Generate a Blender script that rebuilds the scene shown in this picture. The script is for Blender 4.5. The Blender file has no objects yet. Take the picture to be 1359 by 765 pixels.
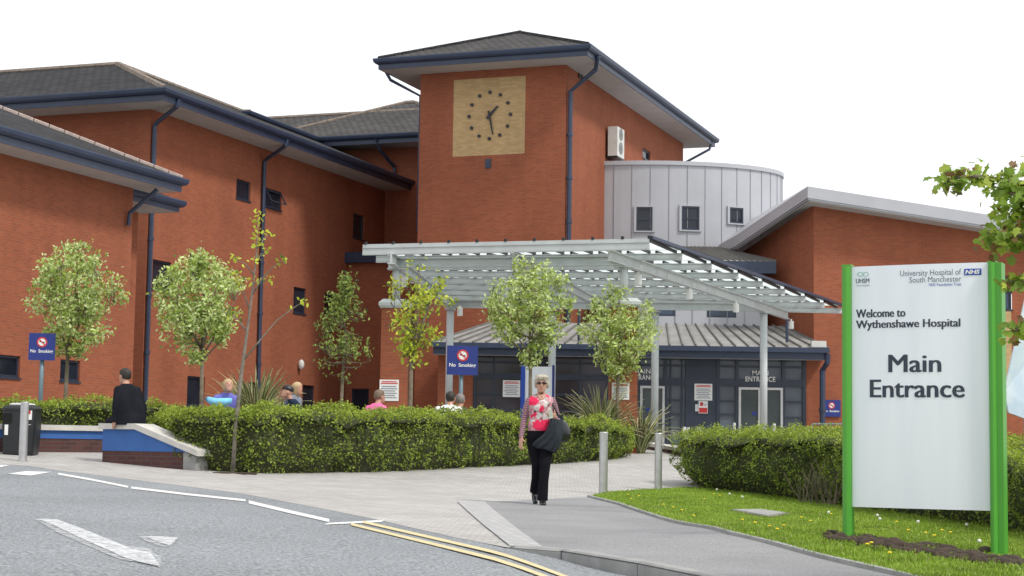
import bpy, bmesh, math, random
import numpy as np
from mathutils import Vector, Matrix
R = math.radians
random.seed(7)
rng = np.random.default_rng(7)
sc = bpy.context.scene

# ------------------------------------------------------------------ camera
FPX, CX, CY = 2300.0, 679.5, 382.5
PITCH = math.atan(212.5 / FPX)
ROLL = 0.0150
F_ = Vector((0, math.cos(PITCH), math.sin(PITCH)))
U0 = Vector((0, -math.sin(PITCH), math.cos(PITCH)))
R0 = Vector((1, 0, 0))
RR = R0 * math.cos(ROLL) + U0 * math.sin(ROLL)
UU = -R0 * math.sin(ROLL) + U0 * math.cos(ROLL)
cd = bpy.data.cameras.new('camera')
cam = bpy.data.objects.new('camera', cd)
sc.collection.objects.link(cam)
M = Matrix((RR, UU, -F_)).transposed().to_4x4()
cam.matrix_world = M
cd.sensor_width = 36.0
cd.lens = FPX / 1359.0 * 36.0
cd.clip_start = 0.1
cd.clip_end = 3000
sc.camera = cam

# ------------------------------------------------------------------ world, sun, exposure
SUN_EL, SUN_AZ = R(52), R(128)      # azimuth measured clockwise from +Y (the view direction)
w = bpy.data.worlds.new('World'); sc.world = w; w.use_nodes = True
nt = w.node_tree; nt.nodes.clear()
sky = nt.nodes.new('ShaderNodeTexSky'); sky.sky_type = 'NISHITA'; sky.sun_disc = False
sky.sun_elevation = SUN_EL; sky.sun_rotation = SUN_AZ; sky.dust_density = 3.0; sky.air_density = 1.0
tc = nt.nodes.new('ShaderNodeTexCoord')
nz = nt.nodes.new('ShaderNodeTexNoise'); nz.inputs['Scale'].default_value = 1.6; nz.inputs['Detail'].default_value = 5
cr = nt.nodes.new('ShaderNodeValToRGB')
cr.color_ramp.elements[0].position = 0.3; cr.color_ramp.elements[0].color = (.80, .80, .80, 1)
cr.color_ramp.elements[1].position = 0.62; cr.color_ramp.elements[1].color = (1, 1, 1, 1)
mx = nt.nodes.new('ShaderNodeMixRGB'); mx.inputs['Color2'].default_value = (11.9, 12.1, 12.5, 1)
bg = nt.nodes.new('ShaderNodeBackground'); bg.inputs['Strength'].default_value = 0.1
wo = nt.nodes.new('ShaderNodeOutputWorld')
nt.links.new(tc.outputs['Generated'], nz.inputs['Vector'])
nt.links.new(nz.outputs['Fac'], cr.inputs['Fac'])
nt.links.new(cr.outputs['Color'], mx.inputs['Fac'])
nt.links.new(sky.outputs['Color'], mx.inputs['Color1'])
nt.links.new(mx.outputs['Color'], bg.inputs['Color'])
nt.links.new(bg.outputs['Background'], wo.inputs['Surface'])
sl = bpy.data.lights.new('sun', 'SUN'); sl.energy = 2.5; sl.angle = R(8); sl.color = (1.0, .955, .89)
so = bpy.data.objects.new('sun', sl); sc.collection.objects.link(so)
sdir = Vector((math.sin(SUN_AZ) * math.cos(SUN_EL), math.cos(SUN_AZ) * math.cos(SUN_EL), math.sin(SUN_EL)))
so.rotation_euler = sdir.to_track_quat('Z', 'Y').to_euler()
so.location = (30, -20, 60)
sc.view_settings.view_transform = 'Standard'
sc.view_settings.look = 'None'
sc.view_settings.exposure = 0.0
sc.view_settings.gamma = 1.0
sc.view_settings.use_curve_mapping = False

# ------------------------------------------------------------------ rays, terrain
def ray(px, py):
    return F_ * FPX + RR * (px - CX) + UU * (CY - py)
def at(px, py, Y):
    d = ray(px, py); return d * (Y / d.y)
_TY = [-50, 0, 9, 21, 28, 31.5, 35, 38, 42, 50, 56, 400]
_TZ = [-.80, -.79, -.75, -.72, -.66, -.47, -.28, -.15, -.02, .10, .17, .17]
def _tb(y): return float(np.interp(y, _TY, _TZ))
def T(x, y):
    b = sum(_tb(y + k) for k in (-1.6, -.8, 0, .8, 1.6)) / 5
    fl = min(1.0, max(0.0, (60 - y) / 15))
    if x < 0: b += .033 * min(-x, 12) * fl
    else: b -= .02 * min(x, 9) * min(1.0, max(0.0, (40 - y) / 8))
    b += .11 * math.exp(-((x - 2.6) / 1.1) ** 2 - ((y - 15.2) / 2.2) ** 2)
    return b
def G(px, py):                       # a pixel's ray down to the ground
    d = ray(px, py); d = d / d.y
    y = 3.0
    while y < 90:
        if d.z * y <= T(d.x * y, y): break
        y += .1
    a, b = y - .1, y
    for _ in range(20):
        m = (a + b) / 2
        if d.z * m <= T(d.x * m, m): b = m
        else: a = m
    return Vector((d.x * b, b, T(d.x * b, b)))
class Plane:                          # vertical plane through (x,y) along a direction
    def __init__(s, x, y, d):
        s.o = Vector((x, y)); s.d = Vector(d).normalized(); s.n = Vector((s.d.y, -s.d.x))
    def hit(s, px, py):
        r = ray(px, py)
        # t*r = o + k*d
        det = r.x * (-s.d.y) + s.d.x * r.y
        t = (s.o.x * (-s.d.y) + s.d.x * s.o.y) / det
        p = r * t
        k = (Vector((p.x, p.y)) - s.o).dot(s.d)
        return k, p.z
    def P(s, k, z, out=0.0):          # n points to the viewer's side
        q = s.o + s.d * k + s.n * out
        return Vector((q.x, q.y, z))
UD = Vector((.344, .939)).normalized()
VD = Vector((.939, -.344)).normalized()

# ------------------------------------------------------------------ materials
def new_mat(name):
    m = bpy.data.materials.new(name); m.use_nodes = True
    n = m.node_tree; n.nodes.clear()
    o = n.nodes.new('ShaderNodeOutputMaterial'); b = n.nodes.new('ShaderNodeBsdfPrincipled')
    n.links.new(b.outputs[0], o.inputs[0])
    return m, n, b
def ramp(n, src, stops):
    r = n.nodes.new('ShaderNodeValToRGB'); e = r.color_ramp.elements
    while len(e) < len(stops): e.new(0.5)
    for i, (p, c) in enumerate(stops):
        e[i].position = p; e[i].color = (*c, 1) if len(c) == 3 else c
    n.links.new(src, r.inputs['Fac']); return r
def noise(n, scale, detail=4, co='Object', vec=None, rough=.55):
    t = n.nodes.new('ShaderNodeTexNoise'); t.inputs['Scale'].default_value = scale
    t.inputs['Detail'].default_value = detail; t.inputs['Roughness'].default_value = rough
    if vec is None:
        c = n.nodes.new('ShaderNodeTexCoord'); vec = c.outputs[co]
    n.links.new(vec, t.inputs['Vector']); return t
def bump(n, b, h, st, dist=.01):
    u = n.nodes.new('ShaderNodeBump'); u.inputs['Strength'].default_value = st; u.inputs['Distance'].default_value = dist
    n.links.new(h, u.inputs['Height']); n.links.new(u.outputs[0], b.inputs['Normal'])
def var_mat(name, c, rough=.6, var=.15, scale=6, metal=0.0, bm=0.0, scale2=None):
    m, n, b = new_mat(name)
    t = noise(n, scale, 6)
    lo = tuple(x * (1 - var) for x in c); hi = tuple(min(1, x * (1 + var)) for x in c)
    r = ramp(n, t.outputs['Fac'], [(.3, lo), (.7, hi)])
    n.links.new(r.outputs[0], b.inputs['Base Color'])
    b.inputs['Roughness'].default_value = rough; b.inputs['Metallic'].default_value = metal
    if bm: bump(n, b, noise(n, scale2 or scale * 6, 4).outputs['Fac'], bm)
    return m
def brick_mat(name, c1, c2, mortar, bw=.225, bh=.075, ms=.010, stain=.12):
    m, n, b = new_mat(name)
    uv = n.nodes.new('ShaderNodeUVMap')
    t = n.nodes.new('ShaderNodeTexBrick'); t.offset = .5
    t.inputs['Scale'].default_value = 1.0; t.inputs['Brick Width'].default_value = bw
    t.inputs['Row Height'].default_value = bh; t.inputs['Mortar Size'].default_value = ms
    t.inputs['Mortar Smooth'].default_value = .2; t.inputs['Bias'].default_value = -.1
    t.inputs['Color1'].default_value = (*c1, 1); t.inputs['Color2'].default_value = (*c2, 1); t.inputs['Mortar'].default_value = (*mortar, 1)
    n.links.new(uv.outputs[0], t.inputs['Vector'])
    a = noise(n, .55, 6, vec=uv.outputs[0]); ar = ramp(n, a.outputs['Fac'], [(.25, (1 - stain,) * 3), (.75, (1 + stain * .6,) * 3)])
    mp = n.nodes.new('ShaderNodeMapping'); mp.inputs['Scale'].default_value = (2.2, 9, 1)
    n.links.new(uv.outputs[0], mp.inputs[0])
    a2 = noise(n, 1.0, 5, vec=mp.outputs[0], rough=.7); ar2 = ramp(n, a2.outputs['Fac'], [(.3, (.93, .92, .92)), (.7, (1.06, 1.05, 1.04))])
    x1 = n.nodes.new('ShaderNodeMixRGB'); x1.blend_type = 'MULTIPLY'; x1.inputs[0].default_value = 1
    x2 = n.nodes.new('ShaderNodeMixRGB'); x2.blend_type = 'MULTIPLY'; x2.inputs[0].default_value = 1
    n.links.new(t.outputs['Color'], x1.inputs[1]); n.links.new(ar.outputs[0], x1.inputs[2])
    n.links.new(x1.outputs[0], x2.inputs[1]); n.links.new(ar2.outputs[0], x2.inputs[2])
    mp3 = n.nodes.new('ShaderNodeMapping'); mp3.inputs['Scale'].default_value = (1.1, .10, 1); n.links.new(uv.outputs[0], mp3.inputs[0])
    a3 = noise(n, 1.0, 5, vec=mp3.outputs[0], rough=.6); ar3 = ramp(n, a3.outputs['Fac'], [(.3, (.90, .90, .91)), (.62, (1.04, 1.04, 1.04))])
    x3 = n.nodes.new('ShaderNodeMixRGB'); x3.blend_type = 'MULTIPLY'; x3.inputs[0].default_value = 1
    n.links.new(x2.outputs[0], x3.inputs[1]); n.links.new(ar3.outputs[0], x3.inputs[2])
    n.links.new(x3.outputs[0], b.inputs['Base Color']); b.inputs['Roughness'].default_value = .9
    b.inputs['Specular IOR Level'].default_value = .15
    iv = n.nodes.new('ShaderNodeMath'); iv.operation = 'SUBTRACT'; iv.inputs[0].default_value = 1
    n.links.new(t.outputs['Fac'], iv.inputs[1]); bump(n, b, iv.outputs[0], .3, .006)
    return m
BRICK = brick_mat('red_brick', (.350, .103, .050), (.285, .083, .043), (.26, .13, .085))
BUFF = brick_mat('buff_brick', (.56, .385, .19), (.45, .30, .14), (.42, .32, .19), stain=.06)
PBRICK = brick_mat('purple_brick', (.125, .055, .048), (.085, .045, .043), (.10, .075, .07))
TILE = brick_mat('roof_tile', (.050, .050, .052), (.032, .032, .036), (.012, .012, .012), bw=.33, bh=.28, ms=.02, stain=.3)
TILE2 = brick_mat('roof_tile_warm', (.092, .088, .085), (.066, .064, .063), (.03, .03, .03), bw=.33, bh=.30, ms=.03, stain=.3)
RIDGE = var_mat('ridge_tile', (.20, .16, .13), .9, .3, 5)
LEADW = var_mat('pale_mortar', (.36, .29, .26), .9, .2, 8)
NAVY = var_mat('navy_metal', (.030, .045, .085), .42, .12, 2)
NAVY2 = var_mat('navy_frame', (.022, .032, .055), .4, .15, 2)
SOFFIT = var_mat('grey_soffit', (.44, .44, .43), .8, .07, 1.5)
CLAD = var_mat('grey_cladding', (.43, .44, .47), .45, .06, .8, .1)
CLADT = var_mat('cladding_seam', (.30, .31, .34), .45, .1, 2)
PALE = var_mat('pale_painted_steel', (.50, .53, .53), .5, .08, 2.5)
ROOFM = var_mat('standing_seam_roof', (.29, .285, .27), .6, .25, 1.4)
SEAM = var_mat('seam_metal', (.17, .17, .16), .6, .2, 2)
WHITE = var_mat('white_paint', (.78, .78, .76), .5, .05, 3)
DWHITE = var_mat('dull_white', (.6, .6, .57), .6, .1, 3)
BLACK = var_mat('black_plastic', (.012, .014, .016), .4, .2, 5)
GREEN = var_mat('green_post', (.075, .33, .030), .42, .05, 3)
SIGNW = var_mat('sign_face', (.76, .80, .86), .22, .03, 1.2)
_n = SIGNW.node_tree; _mp = _n.nodes.new('ShaderNodeMapping'); _mp.inputs['Scale'].default_value = (3.5, 3.5, .35); _c = _n.nodes.new('ShaderNodeTexCoord')
_t = noise(_n, 1.3, 5, vec=_mp.outputs[0]); _n.links.new(_c.outputs['Object'], _mp.inputs[0]); _r = ramp(_n, _t.outputs['Fac'], [(.3, (.77, .81, .86)), (.55, (.82, .86, .91)), (.75, (.86, .89, .93))])  # vertical streaks: faint dirt, plus whitish reflections painted into the face colour
_n.links.new(_r.outputs[0], [q for q in _n.nodes if q.type == 'BSDF_PRINCIPLED'][0].inputs['Base Color'])
INK = var_mat('slate_ink', (.035, .045, .07), .6, .05, 3)
INKG = var_mat('grey_ink', (.16, .19, .24), .6, .05, 3)
BLUE = var_mat('sign_blue', (.012, .03, .20), .45, .08, 2)
NBLUE = var_mat('logo_blue', (.01, .06, .40), .45, .05, 2)
RED = var_mat('notice_red', (.55, .03, .03), .5, .05, 2)
BANDB = var_mat('blue_band', (.035, .12, .36), .7, .12, 2.5, bm=.2)
STONE = var_mat('pale_coping', (.56, .54, .50), .85, .12, 4, bm=.3)
STEEL = var_mat('brushed_steel', (.50, .50, .50), .42, .12, 9, .75)
GALV = var_mat('galvanised_post', (.16, .23, .27), .5, .1, 6, .3)
BARK = var_mat('tree_bark', (.16, .13, .09), .9, .35, 14, bm=.5)
BARKL = var_mat('pale_bark', (.19, .17, .135), .9, .35, 12, bm=.5)
SOIL = var_mat('dark_soil', (.055, .038, .026), .95, .4, 18, bm=.8)
CONC = var_mat('concrete_kerb', (.30, .30, .29), .9, .18, 5, bm=.4, scale2=60)
def glass_mat(name, c, rough=.06):
    m, n, b = new_mat(name)
    t = noise(n, .7, 2); r = ramp(n, t.outputs['Fac'], [(.35, c), (.65, tuple(x * 1.9 + .004 for x in c))])
    n.links.new(r.outputs[0], b.inputs['Base Color']); b.inputs['Roughness'].default_value = rough
    b.inputs['IOR'].default_value = 1.45
    return m
GLASS = glass_mat('window_glass', (.010, .013, .020))
GLASSW = glass_mat('entrance_glass', (.022, .016, .022), .1); GLASSE = glass_mat('pale_reflection_glass', (.060, .074, .090), .07)  # GLASSE: paler copy for the right panes, bright reflections put into the colour
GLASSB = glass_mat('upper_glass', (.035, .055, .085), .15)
def canopy_glass():
    m, n, b = new_mat('frosted_roof_glass')
    b.inputs['Base Color'].default_value = (.88, .93, .93, 1); b.inputs['Roughness'].default_value = .35
    o = n.nodes['Material Output']
    tl = n.nodes.new('ShaderNodeBsdfTranslucent'); tl.inputs[0].default_value = (.96, 1, 1, 1)
    tr = n.nodes.new('ShaderNodeBsdfTransparent'); tr.inputs[0].default_value = (.92, .97, .97, 1)
    m1 = n.nodes.new('ShaderNodeMixShader'); m1.inputs[0].default_value = .75
    n.links.new(b.outputs[0], m1.inputs[1]); n.links.new(tl.outputs[0], m1.inputs[2])
    m2 = n.nodes.new('ShaderNodeMixShader'); m2.inputs[0].default_value = .35
    n.links.new(m1.outputs[0], m2.inputs[1]); n.links.new(tr.outputs[0], m2.inputs[2])
    n.links.new(m2.outputs[0], o.inputs[0]); return m
CGLASS = canopy_glass()
def asphalt(name, lo, hi, sc1=45, patch=.35):
    m, n, b = new_mat(name)
    t = noise(n, sc1, 3, rough=.8); r = ramp(n, t.outputs['Fac'], [(.39, lo), (.5, tuple((a + c) / 2 for a, c in zip(lo, hi))), (.61, hi)])
    t2 = noise(n, patch, 5); r2 = ramp(n, t2.outputs['Fac'], [(.28, (.84,) * 3), (.5, (1.0,) * 3), (.72, (1.1,) * 3)])
    x = n.nodes.new('ShaderNodeMixRGB'); x.blend_type = 'MULTIPLY'; x.inputs[0].default_value = 1
    n.links.new(r.outputs[0], x.inputs[1]); n.links.new(r2.outputs[0], x.inputs[2])
    n.links.new(x.outputs[0], b.inputs['Base Color']); b.inputs['Roughness'].default_value = .92
    b.inputs['Specular IOR Level'].default_value = .2
    bump(n, b, t.outputs['Fac'], .6, .01); return m
ROAD = asphalt('worn_asphalt', (.13, .14, .15), (.36, .38, .395), 42)
PATH = asphalt('footpath_asphalt', (.20, .20, .205), (.33, .33, .335), 60, .8)
def paving():
    m, n, b = new_mat('block_paving')
    c = n.nodes.new('ShaderNodeTexCoord')
    mp = n.nodes.new('ShaderNodeMapping'); mp.inputs['Rotation'].default_value = (0, 0, R(20)); n.links.new(c.outputs['Object'], mp.inputs[0])
    t = n.nodes.new('ShaderNodeTexBrick'); t.inputs['Scale'].default_value = 1
    t.inputs['Brick Width'].default_value = .2; t.inputs['Row Height'].default_value = .1; t.inputs['Mortar Size'].default_value = .007
    t.inputs['Color1'].default_value = (.47, .452, .43, 1); t.inputs['Color2'].default_value = (.37, .358, .342, 1); t.inputs['Mortar'].default_value = (.21, .20, .19, 1)
    n.links.new(mp.outputs[0], t.inputs['Vector'])
    a = noise(n, .8, 7, rough=.65); ar = ramp(n, a.outputs['Fac'], [(.3, (.86, .86, .86)), (.7, (1.1, 1.1, 1.1))])
    x = n.nodes.new('ShaderNodeMixRGB'); x.blend_type = 'MULTIPLY'; x.inputs[0].default_value = 1
    n.links.new(t.outputs['Color'], x.inputs[1]); n.links.new(ar.outputs[0], x.inputs[2])
    n.links.new(x.outputs[0], b.inputs['Base Color']); b.inputs['Roughness'].default_value = .9
    bump(n, b, t.outputs['Fac'], -.4, .006); return m
PAVE = paving()
def tactile():
    m, n, b = new_mat('tactile_setts')
    c = n.nodes.new('ShaderNodeTexCoord')
    t = n.nodes.new('ShaderNodeTexBrick'); t.offset = 0; t.inputs['Scale'].default_value = 1
    t.inputs['Brick Width'].default_value = .13; t.inputs['Row Height'].default_value = .13; t.inputs['Mortar Size'].default_value = .016
    t.inputs['Color1'].default_value = (.50, .49, .48, 1); t.inputs['Color2'].default_value = (.40, .40, .40, 1); t.inputs['Mortar'].default_value = (.26, .26, .26, 1)
    mp = n.nodes.new('ShaderNodeMapping'); mp.inputs['Rotation'].default_value = (0, 0, R(38)); n.links.new(c.outputs['Object'], mp.inputs[0]); n.links.new(mp.outputs[0], t.inputs['Vector'])
    n.links.new(t.outputs['Color'], b.inputs['Base Color']); b.inputs['Roughness'].default_value = .9
    bump(n, b, t.outputs['Fac'], -.8, .01); return m
TACT = tactile()
def worn(name, c, keep=.5, scale=14, stretch=(1, 1, 1), soft=.07):
    m, n, b = new_mat(name)
    b.inputs['Base Color'].default_value = (*c, 1); b.inputs['Roughness'].default_value = .8
    cc = n.nodes.new('ShaderNodeTexCoord'); mp = n.nodes.new('ShaderNodeMapping'); mp.inputs['Scale'].default_value = stretch
    n.links.new(cc.outputs['Object'], mp.inputs[0])
    t = noise(n, scale, 8, vec=mp.outputs[0], rough=.75); r = ramp(n, t.outputs['Fac'], [(keep - soft, (0, 0, 0)), (keep + soft, (1, 1, 1))])
    n.links.new(r.outputs[0], b.inputs['Alpha']); return m
LINEW = worn('white_road_paint', (.68, .68, .67), .39, 22)
LINEY = worn('yellow_road_paint', (.62, .52, .29), .38, 24)
ARROWC = worn('arrow_core_paint', (.58, .59, .60), .42, 16, (1, 1, 1), .12)
ARROWM = worn('faded_arrow_paint', (.52, .53, .54), .50, 14, (1, 1, 1), .14)
def grass_mat():
    m, n, b = new_mat('mown_grass')
    t = noise(n, 1.2, 8, rough=.7); r = ramp(n, t.outputs['Fac'], [(.25, (.10, .17, .018)), (.5, (.17, .27, .024)), (.75, (.24, .35, .04))])
    t2 = noise(n, 60, 3); r2 = ramp(n, t2.outputs['Fac'], [(.3, (.55,) * 3), (.7, (1.3,) * 3)])
    x = n.nodes.new('ShaderNodeMixRGB'); x.blend_type = 'MULTIPLY'; x.inputs[0].default_value = 1
    n.links.new(r.outputs[0], x.inputs[1]); n.links.new(r2.outputs[0], x.inputs[2])
    n.links.new(x.outputs[0], b.inputs['Base Color']); b.inputs['Roughness'].default_value = .95
    b.inputs['Specular IOR Level'].default_value = .1
    bump(n, b, t2.outputs['Fac'], .8, .03); return m
GRASS = grass_mat()
def leaf_mat(name, c, trans=.4, var=.3):
    m, n, b = new_mat(name)
    o = n.nodes['Material Output']
    t = noise(n, 2.5, 3); lo = tuple(x * (1 - var) for x in c); hi = tuple(x * (1 + var) for x in c)
    r = ramp(n, t.outputs['Fac'], [(.3, lo), (.7, hi)])
    n.links.new(r.outputs[0], b.inputs['Base Color']); b.inputs['Roughness'].default_value = .55
    tl = n.nodes.new('ShaderNodeBsdfTranslucent'); n.links.new(r.outputs[0], tl.inputs[0])
    mx = n.nodes.new('ShaderNodeMixShader'); mx.inputs[0].default_value = trans
    n.links.new(b.outputs[0], mx.inputs[1]); n.links.new(tl.outputs[0], mx.inputs[2]); n.links.new(mx.outputs[0], o.inputs[0])
    return m

# ------------------------------------------------------------------ mesh builder
class MB:
    def __init__(s): s.v = []; s.f = []; s.m = []; s.cur = 0
    def poly(s, pts, mi=None):
        i = len(s.v); s.v.extend([tuple(p) for p in pts]); s.f.append(tuple(range(i, i + len(pts)))); s.m.append(s.cur if mi is None else mi)
    def mesh(s, vs, fs, mi=None):
        i = len(s.v); s.v.extend([tuple(p) for p in vs])
        for f in fs: s.f.append(tuple(k + i for k in f)); s.m.append(s.cur if mi is None else mi)
    def obox(s, o, a, b, c, mi=None):
        o, a, b, c = Vector(o), Vector(a), Vector(b), Vector(c)
        if a.cross(b).dot(c) < 0: a, b = b, a
        p = [o, o + a, o + a + b, o + b, o + c, o + a + c, o + a + b + c, o + b + c]
        s.mesh(p, [(0, 3, 2, 1), (4, 5, 6, 7), (0, 1, 5, 4), (1, 2, 6, 5), (2, 3, 7, 6), (3, 0, 4, 7)], mi)
    def bar(s, p, q, w, h, mi=None, up=(0, 0, 1)):   # rectangular bar, centred
        p, q = Vector(p), Vector(q); d = q - p; side = d.cross(Vector(up)).normalized() * w; u = side.cross(d).normalized() * h
        s.obox(p - side / 2 - u / 2, d, side, u, mi)
    def prism(s, pts, vec, mi=None):
        pts = [Vector(p) for p in pts]; vec = Vector(vec); n = len(pts)
        nn = Vector((0, 0, 0))
        for i in range(n): nn += pts[i].cross(pts[(i + 1) % n])
        if nn.dot(vec) > 0: pts = pts[::-1]
        q = [p + vec for p in pts]
        fs = [tuple(range(n)), tuple(range(2 * n - 1, n - 1, -1))] + [(i, n + i, n + (i + 1) % n, (i + 1) % n) for i in range(n)]
        s.mesh(pts + q, fs, mi)
    def tube(s, pts, rad, n=8, mi=None, cap=True):
        pts = [Vector(p) for p in pts]
        if not isinstance(rad, (list, tuple)): rad = [rad] * len(pts)
        vs = []; up = None
        for i, p in enumerate(pts):
            d = (pts[min(i + 1, len(pts) - 1)] - pts[max(i - 1, 0)])
            if d.length < 1e-9: d = Vector((0, 0, 1))
            d.normalize()
            if up is None: up = Vector((1, 0, 0)) if abs(d.x) < .9 else Vector((0, 1, 0))
            a = (up - d * up.dot(d)).normalized(); b = d.cross(a); up = a
            for k in range(n):
                t = 2 * math.pi * k / n; vs.append(p + (a * math.cos(t) + b * math.sin(t)) * rad[i])
        fs = []
        for i in range(len(pts) - 1):
            for k in range(n): fs.append((i * n + k, i * n + (k + 1) % n, (i + 1) * n + (k + 1) % n, (i + 1) * n + k))
        if cap: fs.append(tuple(range(n - 1, -1, -1))); fs.append(tuple(range((len(pts) - 1) * n, len(pts) * n)))
        s.mesh(vs, fs, mi)
    def loft(s, secs, n=16, mi=None):    # secs: (centre, a-vector, b-vector)
        vs = []
        for c, a, b in secs:
            c, a, b = Vector(c), Vector(a), Vector(b)
            for k in range(n):
                t = 2 * math.pi * k / n; vs.append(c + a * math.cos(t) + b * math.sin(t))
        fs = []
        for i in range(len(secs) - 1):
            for k in range(n): fs.append((i * n + k, i * n + (k + 1) % n, (i + 1) * n + (k + 1) % n, (i + 1) * n + k))
        fs.append(tuple(range(n - 1, -1, -1))); fs.append(tuple(range((len(secs) - 1) * n, len(secs) * n)))
        s.mesh(vs, fs, mi)
    def ball(s, c, r, n=12, mi=None):
        c = Vector(c); r = Vector(r) if not isinstance(r, (int, float)) else Vector((r, r, r))
        s.loft([((c.x, c.y, c.z + r.z * math.sin(t)), (r.x * math.cos(t) + 1e-4, 0, 0), (0, r.y * math.cos(t) + 1e-4, 0)) for t in [math.pi * (i / 8 - .5) for i in range(9)]], n, mi)
    def sweep(s, poly, prof, closed=True, mi=None):   # poly xy (counter-clockwise keeps 'out' to the right-hand side), prof (out, z) closed profile
        n = len(poly); P = [Vector(p[:2]) for p in poly]; ring = []
        for i in range(n):
            if closed or 0 < i < n - 1:
                d0 = (P[i] - P[i - 1]).normalized(); d1 = (P[(i + 1) % n] - P[i]).normalized()
            elif i == 0: d0 = d1 = (P[1] - P[0]).normalized()
            else: d0 = d1 = (P[-1] - P[-2]).normalized()
            n0 = Vector((d0.y, -d0.x)); n1 = Vector((d1.y, -d1.x)); m = (n0 + n1).normalized(); k = 1 / max(.3, m.dot(n0))
            ring.append((P[i], m * k))
        vs = []; L = len(prof)
        for p, m in ring:
            for (o, z) in prof: q = p + m * o; vs.append((q.x, q.y, z))
        fs = []
        for i in range(n if closed else n - 1):
            j = (i + 1) % n
            for k in range(L):
                k2 = (k + 1) % L; fs.append((i * L + k, j * L + k, j * L + k2, i * L + k2))
        if not closed: fs.append(tuple(range(L))); fs.append(tuple(range((n - 1) * L, n * L))[::-1])
        s.mesh(vs, fs, mi)
    def build(s, name, mats, parent=None, smooth=False, base=None, uv=True):
        if not isinstance(mats, (list, tuple)): mats = [mats]
        off = Vector((0, 0, 0))
        if parent is not None: off = WL[parent.name]
        elif base is not None: off = Vector(base)
        me = bpy.data.meshes.new(name)
        me.from_pydata([(x - off.x, y - off.y, z - off.z) for x, y, z in s.v], [], s.f)
        for m in mats: me.materials.append(m)
        if len(mats) > 1: me.polygons.foreach_set('material_index', s.m)
        if uv:
            l = me.uv_layers.new(name='UVMap'); data = l.data
            for p in me.polygons:
                nn = p.normal
                if abs(nn.z) > .997: a = Vector((1, 0, 0)); b = Vector((0, 1, 0))
                else:
                    a = Vector((-nn.y, nn.x, 0)).normalized(); b = nn.cross(a)
                for li in p.loop_indices:
                    q = Vector(s.v[me.loops[li].vertex_index]); data[li].uv = (q.dot(a), q.dot(b))
        if smooth:
            me.polygons.foreach_set('use_smooth', [True] * len(me.polygons))
        me.update()
        o = bpy.data.objects.new(name, me); sc.collection.objects.link(o)
        if parent is not None: o.parent = parent; WL[o.name] = off.copy()
        else: o.location = off; WL[o.name] = off.copy()
        return o
WL = {}     # world location of every thing (all meshes are modelled in world coordinates, minus this)
def tag(o, label=None, cat=None, group=None, kind=None):
    if label: o['label'] = label
    if cat: o['category'] = cat
    if group: o['group'] = group
    if kind: o['kind'] = kind
    return o
def thing(name, loc, label, cat, group=None):
    o = bpy.data.objects.new(name, None); sc.collection.objects.link(o); o.location = loc; o.empty_display_size = .2
    WL[o.name] = Vector(loc); return tag(o, label, cat, group)
_fc = {}
def text_verts(body, bold=0.0):
    key = (body, bold)
    if key in _fc: return _fc[key]
    cu = bpy.data.curves.new('lettering', 'FONT'); cu.body = body; cu.size = 1; cu.offset = bold; cu.resolution_u = 3; cu.align_x = 'CENTER'; cu.space_line = .92
    ob = bpy.data.objects.new('lettering', cu); sc.collection.objects.link(ob)
    dg = bpy.context.evaluated_depsgraph_get(); dg.update()
    me = bpy.data.meshes.new_from_object(ob.evaluated_get(dg))
    v = [tuple(p.co) for p in me.vertices]; f = [tuple(p.vertices) for p in me.polygons]
    bpy.data.objects.remove(ob); bpy.data.curves.remove(cu); bpy.data.meshes.remove(me)
    xs = [p[0] for p in v]; ys = [p[1] for p in v]; x0, x1, y0, y1 = min(xs), max(xs), min(ys), max(ys)
    v = [((p[0] - x0) / (x1 - x0), (p[1] - y0) / (y1 - y0)) for p in v]
    _fc[key] = (v, f); return v, f
def text_on(mb, body, plane, k0, k1, z0, z1, out, bold=0.0, mi=None, bow=None):
    v, f = text_verts(body, bold)
    pts = []
    for a, b in v:
        k = k0 + (k1 - k0) * a; pts.append(plane.P(k, z0 + (z1 - z0) * b, out + (bow(k) if bow else 0)))
    mb.mesh(pts, f, mi)

# ------------------------------------------------------------------ ground sheets
def sheet(name, poly, off, mat, drop=None, step=.5, kind='structure'):
    bm = bmesh.new()
    vs = [bm.verts.new((p[0], p[1], 0)) for p in poly]
    bm.faces.new(vs)
    bmesh.ops.triangulate(bm, faces=bm.faces[:])
    xs = [p[0] for p in poly]; ys = [p[1] for p in poly]
    def lines(a, b):
        out = []; k = math.ceil(a / step)
        while k * step < b:
            if abs(k * step) < 12 or (k % 8 == 0): out.append(k * step)
            k += 1
        return out
    def ylines(a, b):
        out = []; k = math.ceil(a / step)
        while k * step < b:
            if 6 < k * step < 24 or (k * step < 62 and k % 2 == 0) or (k % 16 == 0): out.append(k * step)
            k += 1
        return out
    for x in lines(max(min(xs), -60), min(max(xs), 60)):
        bmesh.ops.bisect_plane(bm, geom=bm.verts[:] + bm.edges[:] + bm.faces[:], plane_co=(x, 0, 0), plane_no=(1, 0, 0), dist=1e-5)
    for y in ylines(max(min(ys), -60), min(max(ys), 110)):
        bmesh.ops.bisect_plane(bm, geom=bm.verts[:] + bm.edges[:] + bm.faces[:], plane_co=(0, y, 0), plane_no=(0, 1, 0), dist=1e-5)
    for v in bm.verts:
        v.co.z = T(v.co.x, v.co.y) + off - (drop(v.co.x, v.co.y) if drop else 0)
    bmesh.ops.recalc_face_normals(bm, faces=bm.faces[:])
    for f in bm.faces:
        if f.normal.z < 0: f.normal_flip()
    me = bpy.data.meshes.new(name); bm.to_mesh(me); bm.free(); me.materials.append(mat)
    o = bpy.data.objects.new(name, me); sc.collection.objects.link(o); o['kind'] = kind
    return o
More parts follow.
